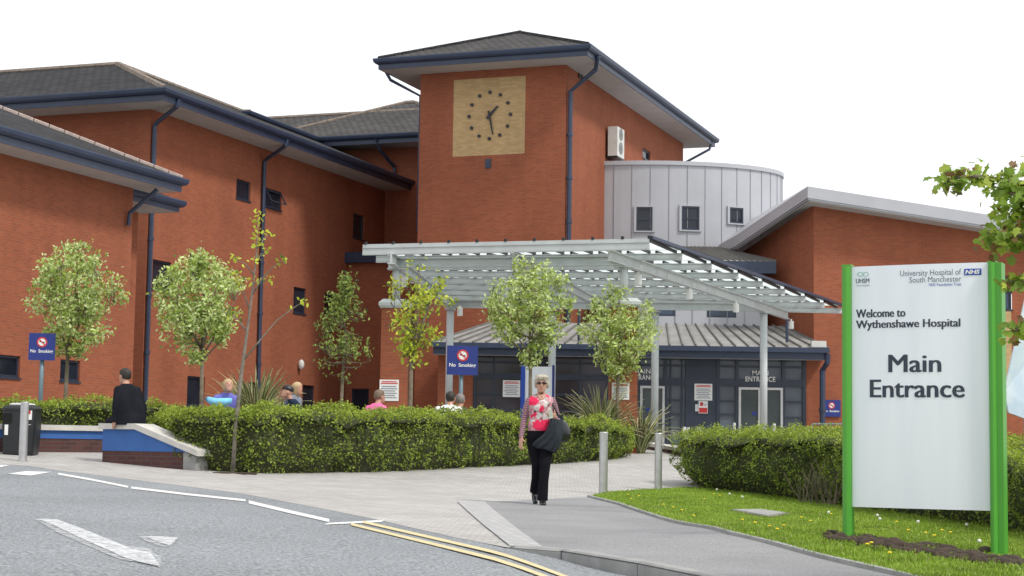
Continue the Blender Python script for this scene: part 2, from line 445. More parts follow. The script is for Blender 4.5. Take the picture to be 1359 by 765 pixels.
def xy(px, py): g = G(px, py); return (g.x, g.y)
EARTH = var_mat('earth', (.22, .21, .19), .95, .2, 2)
sheet('ground', [(-500, -60), (500, -60), (500, 900), (-500, 900)], -.15, EARTH, step=4.0)
edge_px = [(0, 616.5), (40, 619), (80, 625), (140, 632.5), (200, 640), (260, 647.5), (325, 656), (425, 675), (500, 690), (600, 713), (672, 727)]
kerb_px = [(672, 727), (745, 732.5), (846, 749), (935, 767), (1060, 795), (1200, 830)]
E1 = [xy(*p) for p in edge_px]; K1 = [xy(*p) for p in kerb_px]
E0 = [(-45, E1[0][1] + 4.5), (-20, E1[0][1] + 1.3)]
last = K1[-1]; tail = [(last[0] + 3, last[1] - 1.6), (40, last[1] - 12)]
boundary = E0 + E1 + K1[1:] + tail
def sm(t): t = min(1, max(0, t)); return t * t * (3 - 2 * t)
def rdrop(x, y): return .085 * sm((x + .15) / .9)
sheet('road', [(-45, -30), (40, -30)] + boundary[::-1], 0, ROAD, rdrop)
sheet('paving', boundary + [(40, 66), (-45, 66)], .002, PAVE)
fp_l = [xy(643, 667), xy(779, 660.5)]
lawn_edge = [xy(779, 660.5), xy(820, 671), xy(862, 685.5), xy(968, 711), xy(1086, 742), xy(1186, 765), xy(1330, 800), xy(1500, 850)]
sheet('footpath', [xy(722, 729), xy(690, 706), xy(643, 667)] + lawn_edge + [(lawn_edge[-1][0] + 6, lawn_edge[-1][1] - 2)] + [(tail[0][0] + 6, tail[0][1])] + [tail[0]] + K1[:0:-1], .008, PATH)
sheet('tactile_strip', [xy(607, 667), xy(643, 667), xy(690, 706), xy(722, 729), xy(678, 727.5), xy(640, 697)], .013, TACT)
lawn = lawn_edge + [(16, 5), (30, 14), (30, 33), (14, 35.5), xy(905, 648), xy(850, 651), xy(805, 654)]
sheet('lawn', lawn, .016, GRASS)
# kerb stones
mb = MB()
def along(pts, step):
    out = [Vector(pts[0])]; 
    for a, b in zip(pts, pts[1:]):
        a = Vector(a); b = Vector(b); d = (b - a).length; n = max(1, int(d / step))
        for i in range(1, n + 1): out.append(a.lerp(b, i / n))
    return out
kp = along(K1 + tail[:1], .9)
for a, b in zip(kp, kp[1:]):
    d = (b - a).normalized(); n = Vector((-d.y, d.x)); g = d * .006
    a2 = a + g; b2 = b - g
    za, zb = T(*a) + .018, T(*b) + .018
    o = Vector((a2.x - n.x * .0, a2.y - n.y * .0, za - .2)); dv = Vector((b2.x - a2.x, b2.y - a2.y, zb - za))
    w_ = Vector((n.x * .125, n.y * .125, 0))
    lo = Vector((0, 0, .2))
    ch = .025
    mb.prism([o, o + w_, o + w_ + lo, o + w_.normalized() * ch + lo, o + Vector((0, 0, .2 - ch))], dv)
kerb = mb.build('kerb', CONC); kerb['kind'] = 'structure'
mb = MB(); ep = along(lawn_edge, .8)
for a, b in zip(ep, ep[1:]):
    d = (b - a).normalized(); n = Vector((-d.y, d.x)); g = d * .005; a2 = a + g; b2 = b - g
    mb.obox((a2.x, a2.y, T(*a) - .08), Vector((b2.x - a2.x, b2.y - a2.y, T(*b) - T(*a))), (n.x * .05, n.y * .05, 0), (0, 0, .115))
o = mb.build('path_edging', CONC); o['kind'] = 'structure'
# painted lines
def mark(name, polys, mat, off):
    bm = bmesh.new()
    for poly in polys:
        sub = []
        for i, p in enumerate(poly):
            q = poly[(i + 1) % len(poly)]; sub.append(p)
            d = math.dist(p, q); k = int(d / 40)
            for j in range(1, k + 1): sub.append((p[0] + (q[0] - p[0]) * j / (k + 1), p[1] + (q[1] - p[1]) * j / (k + 1)))
        vs = [bm.verts.new((*xy(*p), 0)) for p in sub]
        f = bm.faces.new(vs)
    bmesh.ops.triangulate(bm, faces=bm.faces[:])
    for v in bm.verts: v.co.z = T(v.co.x, v.co.y) + off - rdrop(v.co.x, v.co.y)
    for f in bm.faces:
        f.normal_update()
        if f.normal.z < 0: f.normal_flip()
    me = bpy.data.meshes.new(name); bm.to_mesh(me); bm.free(); me.materials.append(mat)
    o = bpy.data.objects.new(name, me); sc.collection.objects.link(o); o['kind'] = 'structure'; return o
def strip(pts, w):
    up = [(x, y - w / 2) for x, y in pts]; dn = [(x, y + w / 2) for x, y in pts][::-1]
    return up + dn
mark('white_give_way_marking', [[(10, 629.5), (34, 626), (69, 627), (41, 632)], [(-10, 617), (14, 618), (2, 620.5), (-10, 620.5)],
    strip([(77, 629.5), (120, 637), (170, 647)], 2.6), strip([(174, 648), (250, 657), (326, 665)], 2.8),
    strip([(330, 667), (380, 679), (437, 692)], 4.2), [(430, 697.5), (436, 695), (510, 691), (506, 694)]], LINEW, .006)
def line(a, b, w0, w1, n=8):
    P_ = [(a[0] + (b[0] - a[0]) * i / n, a[1] + (b[1] - a[1]) * i / n) for i in range(n + 1)]
    return [(x, y - (w0 + (w1 - w0) * i / n) / 2) for i, (x, y) in enumerate(P_)] + [(x, y + (w0 + (w1 - w0) * i / n) / 2) for i, (x, y) in list(enumerate(P_))[::-1]]
mark('yellow_double_line', [line((482, 694), (820, 772), 3.2, 4.4), line((466, 697), (770, 771), 3.2, 4.8)], LINEY, .008)
mark('turn_arrow_marking', [[(46, 690), (62, 689), (90, 695), (130, 711), (160, 725), (196, 729), (214, 742), (212, 754), (192, 749), (160, 744), (140, 736), (108, 722), (76, 708)],
    [(184, 713), (205, 713), (237, 715), (226, 728), (212, 726), (192, 719)]], ARROWM, .006)
mark('turn_arrow_core', [[(52, 691), (76, 691), (112, 705), (150, 720), (176, 731), (200, 735), (206, 744), (212, 753), (190, 749), (165, 742), (148, 734), (105, 715), (74, 700)], [(194, 714), (214, 713.5), (236, 715.5), (225, 726), (212, 722)]], ARROWC, .009)

# ------------------------------------------------------------------ building helpers
def uvp(c, u, v): return (c[0] + UD.x * u + VD.x * v, c[1] + UD.y * u + VD.y * v)
def wallgrid(mb, pl, k0, k1, z0, z1, ops=(), out=0.0, depth=.14):
    ks = sorted({k0, k1, *[o[0] for o in ops], *[o[1] for o in ops]}); zs = sorted({z0, z1, *[o[2] for o in ops], *[o[3] for o in ops]})
    for a, b in zip(ks, ks[1:]):
        for c, d in zip(zs, zs[1:]):
            m, n = (a + b) / 2, (c + d) / 2
            if any(o[0] < m < o[1] and o[2] < n < o[3] for o in ops): continue
            mb.poly([pl.P(a, c, out), pl.P(b, c, out), pl.P(b, d, out), pl.P(a, d, out)])
    for (a, b, c, d) in ops:
        i = out - depth
        mb.poly([pl.P(a, c, out), pl.P(a, d, out), pl.P(a, d, i), pl.P(a, c, i)])
        mb.poly([pl.P(b, c, i), pl.P(b, d, i), pl.P(b, d, out), pl.P(b, c, out)])
        mb.poly([pl.P(a, d, out), pl.P(b, d, out), pl.P(b, d, i), pl.P(a, d, i)])
        mb.poly([pl.P(a, c, i), pl.P(b, c, i), pl.P(b, c, out), pl.P(a, c, out)])
def rect(pl, x0, y0, x1, y1):     # left-top pixel, right-bottom pixel -> (k0,k1,z0,z1)
    k0, z1 = pl.hit(x0, y0); k1, z0 = pl.hit(x1, y1); return (k0, k1, z0, z1)
def pbox(mb, pl, k0, k1, z0, z1, o0, o1, mi=None):
    a = pl.P(k0, z0, o0); mb.obox(a, pl.P(k1, z0, o0) - a, pl.P(k0, z0, o1) - a, pl.P(k0, z1, o0) - a, mi)
def window(parent, pl, r, out=0.0, mat=None, glass=None, trans=.42, opened=False, sill=True, mull=0):
    k0, k1, z0, z1 = r; mb = MB(); f = .065; i0, i1 = out - .14, out - .06
    pbox(mb, pl, k0, k0 + f, z0, z1, i0, i1); pbox(mb, pl, k1 - f, k1, z0, z1, i0, i1)
    pbox(mb, pl, k0 + f, k1 - f, z0, z0 + f, i0, i1); pbox(mb, pl, k0 + f, k1 - f, z1 - f, z1, i0, i1)
    if trans: zt = z0 + (z1 - z0) * trans; pbox(mb, pl, k0 + f, k1 - f, zt, zt + f * .8, i0, i1 - .005)
    for j in range(mull): km = k0 + (k1 - k0) * (j + 1) / (mull + 1); pbox(mb, pl, km - .03, km + .03, z0 + f, z1 - f, i0, i1 - .008)
    wn = mb.build('window', mat or NAVY2, parent)
    g = MB(); pbox(g, pl, k0 + f * .6, k1 - f * .6, z0 + f * .6, z1 - f * .6, i0 + .02, i0 + .04); g.build('pane', glass or GLASS, wn)
    if opened:
        s = MB(); h = z1 - z0 - .05; t = .38; a, b = k0 + .03, k1 - .03
        def Q(k, d): return pl.P(k, z1 - .04 - d * math.cos(.5), out - .03 + d * math.sin(.5))
        for (x, y) in ((a, a + .07), (b - .07, b)): s.prism([Q(x, 0), Q(y, 0), Q(y, h * .82), Q(x, h * .82)], pl.P(0, .0, .04) - pl.P(0, 0, 0))
        for (c, d) in ((0, .07), (h * .75, h * .82)): s.prism([Q(a, c), Q(b, c), Q(b, d), Q(a, d)], pl.P(0, .0, .042) - pl.P(0, 0, 0))
        s.build('open_sash', mat or NAVY2, wn)
    if sill: s = MB(); pbox(s, pl, k0 - .03, k1 + .03, z0 - .05, z0 + .0, out - .13, out + .035); s.build('sill', mat or NAVY2, wn)
    return wn
def pipe(parent, pts, r=.055, name='downpipe', mat=None):
    mb = MB(); mb.tube(pts, r, 8)
    z = [p[2] for p in pts]; 
    a, b = Vector(pts[-2]), Vector(pts[-1]); L = (b - a).length; n = int(L / 1.9)
    for i in range(1, n + 1):
        q = a.lerp(b, i / (n + 1)); d = (b - a).normalized() * .05; mb.tube([q - d, q + d], r * 1.3, 8)
    return mb.build(name, mat or NAVY, parent, smooth=False)
def eaves(parent, ring, ze, over, soff=True, closed=True, h=.38, inner=None):
    # ring = fascia line, outside on the right-hand side of travel
    mb = MB(); mb.sweep(ring, [(0, ze), (0, ze - h), (-.035, ze - h), (-.035, ze)], closed); mb.build('fascia', NAVY, parent)
    mb = MB(); mb.sweep(ring, [(.003, ze - .02), (.16, ze + .01), (.165, ze - .03), (.145, ze - .12), (.09, ze - .18), (.003, ze - .2)], closed); mb.build('gutter', NAVY, parent)
    if soff:
        mb = MB(); mb.sweep(ring, [(-.038, ze - h + .03), (-.038, ze - h + .0), (-over - .1, ze - h + .0), (-over - .1, ze - h + .03)], closed); mb.build('soffit', SOFFIT, parent)
def ridge_run(mb, a, b, r=.11):
    a, b = Vector(a), Vector(b); n = max(1, int((b - a).length / .45))
    for i in range(n):
        p = a.lerp(b, i / n); q = a.lerp(b, (i + .94) / n); mb.tube([p, q], r, 6)
PIT = math.tan(R(23))
def hiproof(parent, c, u0, u1, v0, v1, ze, pit=PIT, mat=None, lift=.03, ridge=RIDGE, endgable=False):
    du, dv = u1 - u0, v1 - v0; a = min(du, dv) / 2; zr = ze + a * pit
    def P(u, v, z): x, y = uvp(c, u, v); return Vector((x, y, z))
    A, B, C, D = P(u0, v0, ze), P(u1, v0, ze), P(u1, v1, ze), P(u0, v1, ze)
    if du >= dv: r0, r1 = P(u0 + a, v0 + a, zr), P(u1 - a, v0 + a, zr); fs = [(A, B, r1, r0), (B, C, r1), (C, D, r0, r1), (D, A, r0)]
    else: r0, r1 = P(u0 + a, v0 + a, zr), P(u0 + a, v1 - a, zr); fs = [(A, B, r0), (B, C, r1, r0), (C, D, r1), (D, A, r0, r1)]
    mb = MB()
    for f in fs:
        n = (f[1] - f[0]).cross(f[2] - f[0]); f = f if n.z > 0 else f[::-1]
        mb.poly([p + Vector((0, 0, lift)) for p in f])
    ro = mb.build('roof', mat or TILE, parent)
    m2 = MB(); L = Vector((0, 0, lift))
    if (r1 - r0).length > .1: ridge_run(m2, r0 + L, r1 + L)
    if du >= dv: ends = [(A, r0), (D, r0), (B, r1), (C, r1)]
    else: ends = [(A, r0), (B, r0), (C, r1), (D, r1)]
    for p, q in ends: ridge_run(m2, p + L, q + L, .09)
    m2.build('ridge_tiles', ridge, ro)
    return ro

# ------------------------------------------------------------------ left wing
cA = (-11.8, 55.5)
PA = Plane(*cA, UD); PAf = Plane(*cA, VD)
OV = 1.2
gA = uvp(cA, -OV, OV); zA = Plane(*gA, VD).hit(208, 118)[1]
t = thing('brick_wing', (cA[0], cA[1], 0), 'three storey brick wing with dark hipped roof, left of the clock tower', 'building')
wins = [(rect(PA, 314, 237, 332, 268), 0), (rect(PA, 352, 249, 373, 280), 1), (rect(PA, 469, 283, 483, 319), 0),
        (rect(PA, 203, 344, 226, 387), 0), (rect(PA, 390, 380.5, 405.5, 417.5), 0), (rect(PA, 431, 389, 444.5, 417), 0),
        (rect(PA, 249, 499, 271, 540), 0), (rect(PA, 402, 511, 417, 545), 0), (rect(PA, 330, 507, 348, 540), 0), (rect(PA, 252, 337, 268, 372), 0)]
mb = MB(); wallgrid(mb, PA, 0, 18.5, -1, zA - .36, [w_[0] for w_ in wins])
wallgrid(mb, PAf, -26, 0, -1, zA - .36)
c2 = uvp(cA, 18.5, -26); mb.poly([PAf.P(-26, -1), (*c2, -1), (*c2, zA - .36), PAf.P(-26, zA - .36)])
wa = mb.build('wall', BRICK, t)
for r_, op in wins: window(t, PA, r_, opened=bool(op), trans=0 if r_[3] - r_[2] < 1.1 else .42)
# L-shaped roof: front range runs left, side range runs back
ring = [uvp(cA, -OV, OV), uvp(cA, 19.62, OV)]
eaves(t, [uvp(cA, -OV, -27)] + ring, zA, OV, closed=False)
def PP(u, v, z, c=cA): x, y = uvp(c, u, v); return Vector((x, y, z))
a = 5.0; z1 = zA + a * PIT; L3 = .03
mb = MB()
for f in ([PP(-OV, OV, zA), PP(19.6, OV, zA), PP(19.6, OV - a, z1), PP(-OV + a, OV - a, z1)],
          [PP(-OV, -27, zA), PP(-OV, OV, zA), PP(-OV + a, OV - a, z1), PP(-OV + a, -27, z1)],
          [PP(-OV + a, OV - a, z1), PP(19.6, OV - a, z1), PP(19.6, OV - 2 * a, zA), PP(-OV + 2 * a, OV - 2 * a, zA)],
          [PP(-OV + a, -27, z1), PP(-OV + a, OV - a, z1), PP(-OV + 2 * a, OV - 2 * a, zA), PP(-OV + 2 * a, -27, zA)]):
    mb.poly([p + Vector((0, 0, L3)) for p in f])
ro = mb.build('roof', TILE, t)
m2 = MB(); ridge_run(m2, PP(-OV, OV, zA), PP(-OV + a, OV - a, z1 + .03), .12)
ridge_run(m2, PP(-OV + a, OV - a, z1 + .03), PP(-OV + a, -27, z1 + .03)); ridge_run(m2, PP(-OV + a, OV - a, z1 + .03), PP(19.6, OV - a, z1 + .03)); m2.build('ridge_tiles', RIDGE, ro)
k, z = PA.hit(202, 168); pipe(t, [PA.P(k - .5, zA - .2, OV + .06), PA.P(k - .5, zA - .42, OV + .02), PA.P(k - .02, z + .12, .2), PA.P(k, z, .1), PA.P(k, -.8, .1)], .075)
k, z = PA.hit(348, 216); pipe(t, [PA.P(k - .5, zA - .2, OV + .06), PA.P(k - .5, zA - .42, OV + .02), PA.P(k - .02, z + .12, .2), PA.P(k, z, .1), PA.P(k, -.8, .1)], .075)
# oval wall lamp
k, z = PA.hit(396, 484); m = MB(); m.ball(PA.P(k, z, .12), (.12, .12, .19), 10); lp = m.build('wall_lamp', DWHITE, base=PA.P(k, z, 0), smooth=True)
tag(lp, 'small oval pale bulkhead lamp fixed low on the brick wing wall', 'lamp')

# near two-storey block at the far left
cL = (-11.0, 49.7); PL = Plane(*cL, UD)
OL = 1.0
gL = uvp(cL, OL, OL); zL = Plane(*gL, VD).hit(248, 238)[1]
t = thing('brick_block', (cL[0], cL[1], 0), 'two storey brick block with a low hipped roof at the left edge of the picture', 'building')
wL = [rect(PL, -14, 469.5, 26, 502), rect(PL, 80.5, 477, 105.5, 507)]
mb = MB(); wallgrid(mb, PL, -16, 0, -1, zL - .36, wL); Pq = Plane(*cL, VD)
mb.poly([Pq.P(0, -1), Pq.P(-9, -1), Pq.P(-9, zL - .36), Pq.P(0, zL - .36)])
wa = mb.build('wall', BRICK, t)
for i, r_ in enumerate(wL): window(t, PL, r_, trans=0)
eaves(t, [uvp(cL, -17, OL), uvp(cL, OL, OL), uvp(cL, OL, -10)], zL, OL, closed=False)
aL = 5.2
mb = MB(); zr = zL + aL * PIT
for f in ([PP(-17, OL, zL, cL), PP(OL, OL, zL, cL), PP(OL - aL, OL - aL, zr, cL), PP(-17, OL - aL, zr, cL)],
          [PP(OL, OL, zL, cL), PP(OL, OL - 2 * aL, zL, cL), PP(OL - aL, OL - aL, zr, cL)],
          [PP(-17, OL - aL, zr, cL), PP(OL - aL, OL - aL, zr, cL), PP(OL, OL - 2 * aL, zL, cL), PP(-17, OL - 2 * aL, zL, cL)]):
    mb.poly([p + Vector((0, 0, .03)) for p in f])
ro = mb.build('roof', TILE, t)
m2 = MB(); ridge_run(m2, PP(OL, OL, zL + .05, cL), PP(OL - aL, OL - aL, zr + .05, cL), .07); ridge_run(m2, PP(-17, OL - aL, zr + .05, cL), PP(OL - aL, OL - aL, zr + .05, cL), .09); m2.build('ridge_tiles', LEADW, ro)
pipe(t, [PL.P(-.1, zL - .45, OL - .15), PL.P(-.12, zL - .55, OL - .25), PL.P(-.35, zL - 1.15, .12), PL.P(-.35, zL - 1.5, .1)], .06)
# low link between block and wing
cM = uvp(cL, 0.05, -1.1)
PM = Plane(*cM, UD); gM = uvp(cM, 2.85, .9); zM = Plane(*gM, VD).hit(232, 272)[1] + .1
t = thing('link_block', (cM[0], cM[1], 0), 'narrow lower brick link with its own small eave, squeezed between left block and brick wing', 'building')
mb = MB(); wallgrid(mb, PM, 0, PM.hit(184, 400)[0], -1, zM - .4, (), out=-.12); mb.build('wall', BRICK, t)
eaves(t, [uvp(cM, -.1, .9), uvp(cM, 2.85, .9), uvp(cM, 2.85, -2)], zM, .9, closed=False, h=.34)
mb = MB()
for f in ([PP(-.1, .9, zM, cM), PP(2.85, .9, zM, cM), PP(1.45, -.5, zM + .6, cM), PP(-.1, -.5, zM + .6, cM)], [PP(2.85, .9, zM, cM), PP(2.85, -3, zM, cM), PP(1.45, -.5, zM + .6, cM)]):
    mb.poly([p + Vector((0, 0, .02)) for p in f])
mb.build('roof', TILE, t)

# rear block rising behind the wing
cB = uvp(cA, 18.5, 0); PBf = Plane(*cB, VD); gpl = Plane(*uvp(cA, 17.3, 0), VD)
kB, zB = gpl.hit(480, 180)
kr, _ = gpl.hit(421, 183)             # re-entrant corner of its gutter
t = thing('rear_block', (cB[0], cB[1], 0), 'taller brick block with weathered tiled roof rising behind the brick wing, beside the clock tower', 'building')
mb = MB(); kw = kr - OV; Ps = Plane(*uvp(cA, 18.5, kw), UD)
wallgrid(mb, PBf, kw, 9, -1, zB - .36)
sd = Plane(*uvp(cA, 17.3, kr), UD); ks, zs_ = sd.hit(331, 150)
wallgrid(mb, Ps, ks + OV, 0, zA - 1, zB - .36)
Pff = Plane(*uvp(cA, 18.5 + ks + OV, kw), VD); wallgrid(mb, Pff, -14, 0, zA - 1, zB - .36)
mb.build('wall', BRICK, t)
eaves(t, [uvp(cA, 17.3 + ks, kr - 14), uvp(cA, 17.3 + ks, kr), uvp(cA, 17.3, kr), uvp(cA, 17.3, 9)], zB, OV, closed=False)
hiproof(t, cA, 17.3, 17.3 + 8.6, kr - 9, 9.4, zB, PIT, TILE2)
hiproof(t, cA, 17.3 + ks, 17.3 + 9, kr - 15, kr + .0, zB - .02, PIT * .55, TILE2)
zz = zB + 1.2; cP = gpl.hit(430, 150)[0]
hiproof(t, cA, 18.3, 27.3, cP - 3.2, cP + 6.3, zB + .35, math.tan(R(25)), TILE2)
pipe(t, [gpl.P(gpl.hit(500, 184)[0], zB - .1, .08), gpl.P(gpl.hit(500, 184)[0] + .05, zB - .6, -.2), gpl.P(gpl.hit(504, 200)[0] + .2, zB - 1.2, -1.08), gpl.P(gpl.hit(504, 222)[0] + .2, zA + .4, -1.08)], .07)

# low brick porch between wing and tower
s_, _ = PA.hit(461, 400); cC = uvp(cA, s_, 0); PC = Plane(*cC, VD)
zC = PC.hit(478, 336)[1]
t = thing('low_brick_bay', (cC[0], cC[1], 0), 'low brick bay with flat navy edged roof filling the corner left of the canopy', 'building')
wC = rect(PC, 467, 516, 489, 545)
mb = MB(); wallgrid(mb, PC, 0, 8, -1, zC - .2, [wC]); mb.poly([PP(0, 0, zC - .1, cC), PP(0, 8, zC - .1, cC), PP(3.5, 8, zC - .1, cC), PP(3.5, 0, zC - .1, cC)]); mb.build('wall', BRICK, t)
window(t, PC, wC, trans=0)
pC = MB(); pbox(pC, PC, -.3, 8, zC - .42, zC, -.1, .35); pC.build('roof_edge', NAVY, t)

# ------------------------------------------------------------------ clock tower
cT = (1.85, 62.0); TW = 5.74; TL = 17.0
PTf = Plane(*cT, VD); PTr = Plane(*cT, UD)
gT = uvp(cT, -OV, OV); zT = Plane(*gT, VD).hit(779, 60)[1]
t = thing('clock_tower', (cT[0], cT[1], 0), 'square brick tower with a clock on a buff brick panel and an overhanging hipped roof', 'building')
TOWER = t
cl = [PTf.hit(602.5, 105.5), PTf.hit(698, 101.5), PTf.hit(696, 204.5), PTf.hit(600, 208)]
ck0 = (cl[0][0] + cl[3][0]) / 2; ck1 = (cl[1][0] + cl[2][0]) / 2; cz1 = (cl[0][1] + cl[1][1]) / 2; cz0 = (cl[2][1] + cl[3][1]) / 2
mb = MB(); wallgrid(mb, PTf, -TW, 0, -1, zT - .36, [(ck0, ck1, cz0, cz1)], depth=.02)
wT = rect(PTr, 853, 196, 863, 215)
wallgrid(mb, PTr, 0, TL, -1, zT - .36, [wT])
Pl_ = Plane(*uvp(cT, TL, -TW), -UD); wallgrid(mb, Pl_, 0, TL, -1, zT - .36)
Pb_ = Plane(*uvp(cT, TL, 0), -VD); wallgrid(mb, Pb_, 0, TW, -1, zT - .36)
mb.build('wall', BRICK, t)
window(t, PTr, wT, trans=0)
pn = MB(); pbox(pn, PTf, ck0, ck1, cz0, cz1, -.2, -.012); face = pn.build('clock_panel', BUFF, t)
cc = PTf.hit(650, 153.5); rx = (PTf.hit(677.5, 152)[0] - PTf.hit(622.5, 154.5)[0]) / 2; rz = rx * 1.06
for i in range(12):
    an = 2 * math.pi * i / 12; m = MB(); c0 = PTf.P(cc[0] + rx * math.sin(an), cc[1] + rz * math.cos(an), -.012); m.tube([c0, c0 - PTf.n.to_3d() * -.05], .065, 14); m.build('hour_dot', BLACK, face)
def hand(name, ang, l0, l1, w0, w1, out):
    d = (math.sin(ang), math.cos(ang)); p = (math.cos(ang), -math.sin(ang)); m = MB()
    def Q(l, w_): return PTf.P(cc[0] + d[0] * l + p[0] * w_, cc[1] + d[1] * l + p[1] * w_, out)
    m.prism([Q(-l0, -w0), Q(-l0, w0), Q(0, w0 * 1.1), Q(l1, w1), Q(l1, -w1), Q(0, -w0 * 1.1)], PTf.n.to_3d() * .02); m.build(name, BLACK, face)
hand('hour_hand', R(44), .16, .46, .05, .03, .02); hand('minute_hand', R(168), .17, .74, .035, .022, .05)
v = MB(); k, z = PTf.hit(648, 217.5); pbox(v, PTf, k - .11, k + .11, z - .17, z + .17, 0, .04)
for i in range(5): pbox(v, PTf, k - .09, k + .09, z - .15 + i * .06, z - .12 + i * .06, .04, .05)
v.build('vent', NAVY, t)
v = MB(); k, z = PTr.hit(770, 100); pbox(v, PTr, k - .25, k + .25, z - .15, z + .17, 0, .03); v.build('vent', BLACK, t)
ring = [uvp(cT, -OV, OV), uvp(cT, TL + OV, OV), uvp(cT, TL + OV, -TW - OV), uvp(cT, -OV, -TW - OV)]
eaves(t, ring, zT, OV)
hiproof(t, cT, -OV, TL + OV, -TW - OV, OV, zT, math.tan(R(22)), TILE2, ridge=TILE)
pipe(t, [PTr.P(.75 - OV + .2, zT - .2, OV + .08), PTr.P(.1, zT - .6, OV - .1), PTr.P(.12, zT - 1.35, .14), PTr.P(.12, 3.4, .14)], .09)
pipe(t, [uvp(cT, -OV + .8, -TW - OV - .05) + (zT - .3,), uvp(cT, -OV + .9, -TW - OV + .1) + (zT - .6,), uvp(cT, .3, -TW - .12) + (zT - 1.15,), uvp(cT, .3, -TW - .12) + (8,)], .06)
pipe(t, [PTr.P(TL + .6, zT - .2, OV), PTr.P(TL + .5, zT - .6, OV - .1), PTr.P(TL - .2, zT - 1.3, .1), PTr.P(TL - .2, zT - 2.0, .1)], .06)
# air conditioner on the right wall
k0, z1 = PTr.hit(803, 178); k1, z0 = PTr.hit(822, 218)
t2 = thing('air_conditioner', PTr.P(k0, z0, .1), 'white twin fan outdoor air conditioning unit hung on the tower side wall', 'air conditioner')
m = MB(); pbox(m, PTr, k0, k0 + .95, z0, z0 + 1.15, .12, .5); m.build('casing', DWHITE, t2)
m = MB(); pbox(m, PTr, k0 + .05, k0 + .9, z0 - .06, z0, .0, .5); m.build('bracket', BLACK, t2)
for dz in (.35, .9):
    c0 = PTr.P(k0 + .48, z0 + dz, .5); m = MB(); m.tube([c0, c0 + PTr.n.to_3d() * .015], .24, 20); m.tube([c0 + PTr.n.to_3d() * .015, c0 + PTr.n.to_3d() * .03], .07, 10); m.build('fan_grille', var_mat('grille_grey', (.2, .2, .2), .6, .3, 40), t2)

# ------------------------------------------------------------------ metal drum
DC = Vector((5.8, 69.3)); DA, DB = 5.03, 3.05
zD = at(880, 214.5, DC.y - DB).z
t = thing('metal_drum', (DC.x, DC.y, 0), 'round grey metal clad stair drum with small square windows, right of the tower', 'building')
mb = MB(); N = 96
for i in range(N):
    a0, a1 = 2 * math.pi * i / N, 2 * math.pi * (i + 1) / N
    p0 = (DC.x + DA * math.cos(a0), DC.y + DB * math.sin(a0)); p1 = (DC.x + DA * math.cos(a1), DC.y + DB * math.sin(a1))
    mb.poly([(*p0, 0), (*p1, 0), (*p1, zD), (*p0, zD)])
mb.poly([(DC.x + DA * math.cos(2 * math.pi * i / N), DC.y + DB * math.sin(2 * math.pi * i / N), zD - .02) for i in range(N)])
o = mb.build('wall', CLAD, t)
mb = MB()
for i in range(44):
    a0 = 2 * math.pi * i / 44 + .04; mb.obox((DC.x + DA * math.cos(a0), DC.y + DB * math.sin(a0), 0), (math.cos(a0) * .024, math.sin(a0) * .024, 0), (-math.sin(a0) * .016, math.cos(a0) * .016, 0), (0, 0, zD - .1))
mb.build('seam', CLADT, t)
ringD = [(DC.x + DA * math.cos(2 * math.pi * i / N), DC.y + DB * math.sin(2 * math.pi * i / N)) for i in range(N)]
mb = MB(); mb.sweep(ringD, [(0, zD + .02), (.07, zD + .02), (.07, zD - .14), (0, zD - .14)]); mb.build('coping', CLAD, t)
def drumwin(x0, y0, x1, y1):
    xm, ym = (x0 + x1) / 2, (y0 + y1) / 2; d = ray(xm, ym); d = d / d.y
    A_ = d.x ** 2 / DA ** 2 + 1 / DB ** 2; B_ = -2 * (d.x * DC.x / DA ** 2 + DC.y / DB ** 2); C_ = DC.x ** 2 / DA ** 2 + DC.y ** 2 / DB ** 2 - 1; y = (-B_ - math.sqrt(B_ * B_ - 4 * A_ * C_)) / (2 * A_)
    p = d * y; n = Vector(((p.x - DC.x) / DA ** 2, (p.y - DC.y) / DB ** 2)).normalized(); tdir = Vector((-n.y, n.x)) 
    if tdir.x < 0: tdir = -tdir
    pl = Plane(p.x, p.y, tdir); 
    h = (y1 - y0) * y / FPX / 2; wd = (x1 - x0) * y / FPX / 2 / max(.3, tdir.x)
    r_ = (-wd, wd, p.z - h, p.z + h)
    window(t, pl, r_, out=.11, sill=False, glass=GLASS, trans=0 if h < .45 else .45)
    m = MB(); e = .09
    for (a, b, c, dd) in ((-wd - e, wd + e, r_[3], r_[3] + e * .6), (-wd - e, wd + e, r_[2] - e * .6, r_[2]), (-wd - e, -wd, r_[2], r_[3]), (wd, wd + e, r_[2], r_[3])): pbox(m, pl, a, b, c, dd, -.1, .07)
    m.build('window_surround', CLAD, t)
for q in ((844.5, 275, 866, 307), (904, 274, 928, 306), (967, 276, 986, 297)): drumwin(*q)

# skirt block below the drum
PK = Plane(2.0, 62.0, (1, 0)); kx1 = PK.hit(1027, 380)[0]; kx0 = 2.0
zK = PK.hit(990, 351)[1] + .05
t = thing('upper_lean_to', (8, 62, 3), 'small upper storey with pale ribbed metal roof below the round drum, above the entrance roof', 'building')
mb = MB(); kc = PK.hit(1011, 415)[0]; wk = [rect(PK, 873, 402, 897, 420), rect(PK, 938, 404, 977, 422)]
wallgrid(mb, PK, kx0, kc, 3.0, zK - .3, wk); mb.build('metal_wall', CLAD, t)
mb = MB(); wallgrid(mb, PK, kc, kx1 - .35, 3.0, zK - .3, ()); mb.build('brick_wall', BRICK, t)
mb = MB()
x = kx0
while x < kc: pbox(mb, PK, x, x + .02, 3.0, zK - .3, 0, .03); x += .62
mb.build('seam', CLADT, t)
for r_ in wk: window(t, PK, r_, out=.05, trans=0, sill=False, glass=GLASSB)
mb = MB(); pbox(mb, PK, kx0, kx1, zK - .42, zK, .0, .55); mb.build('gutter', NAVY, t)
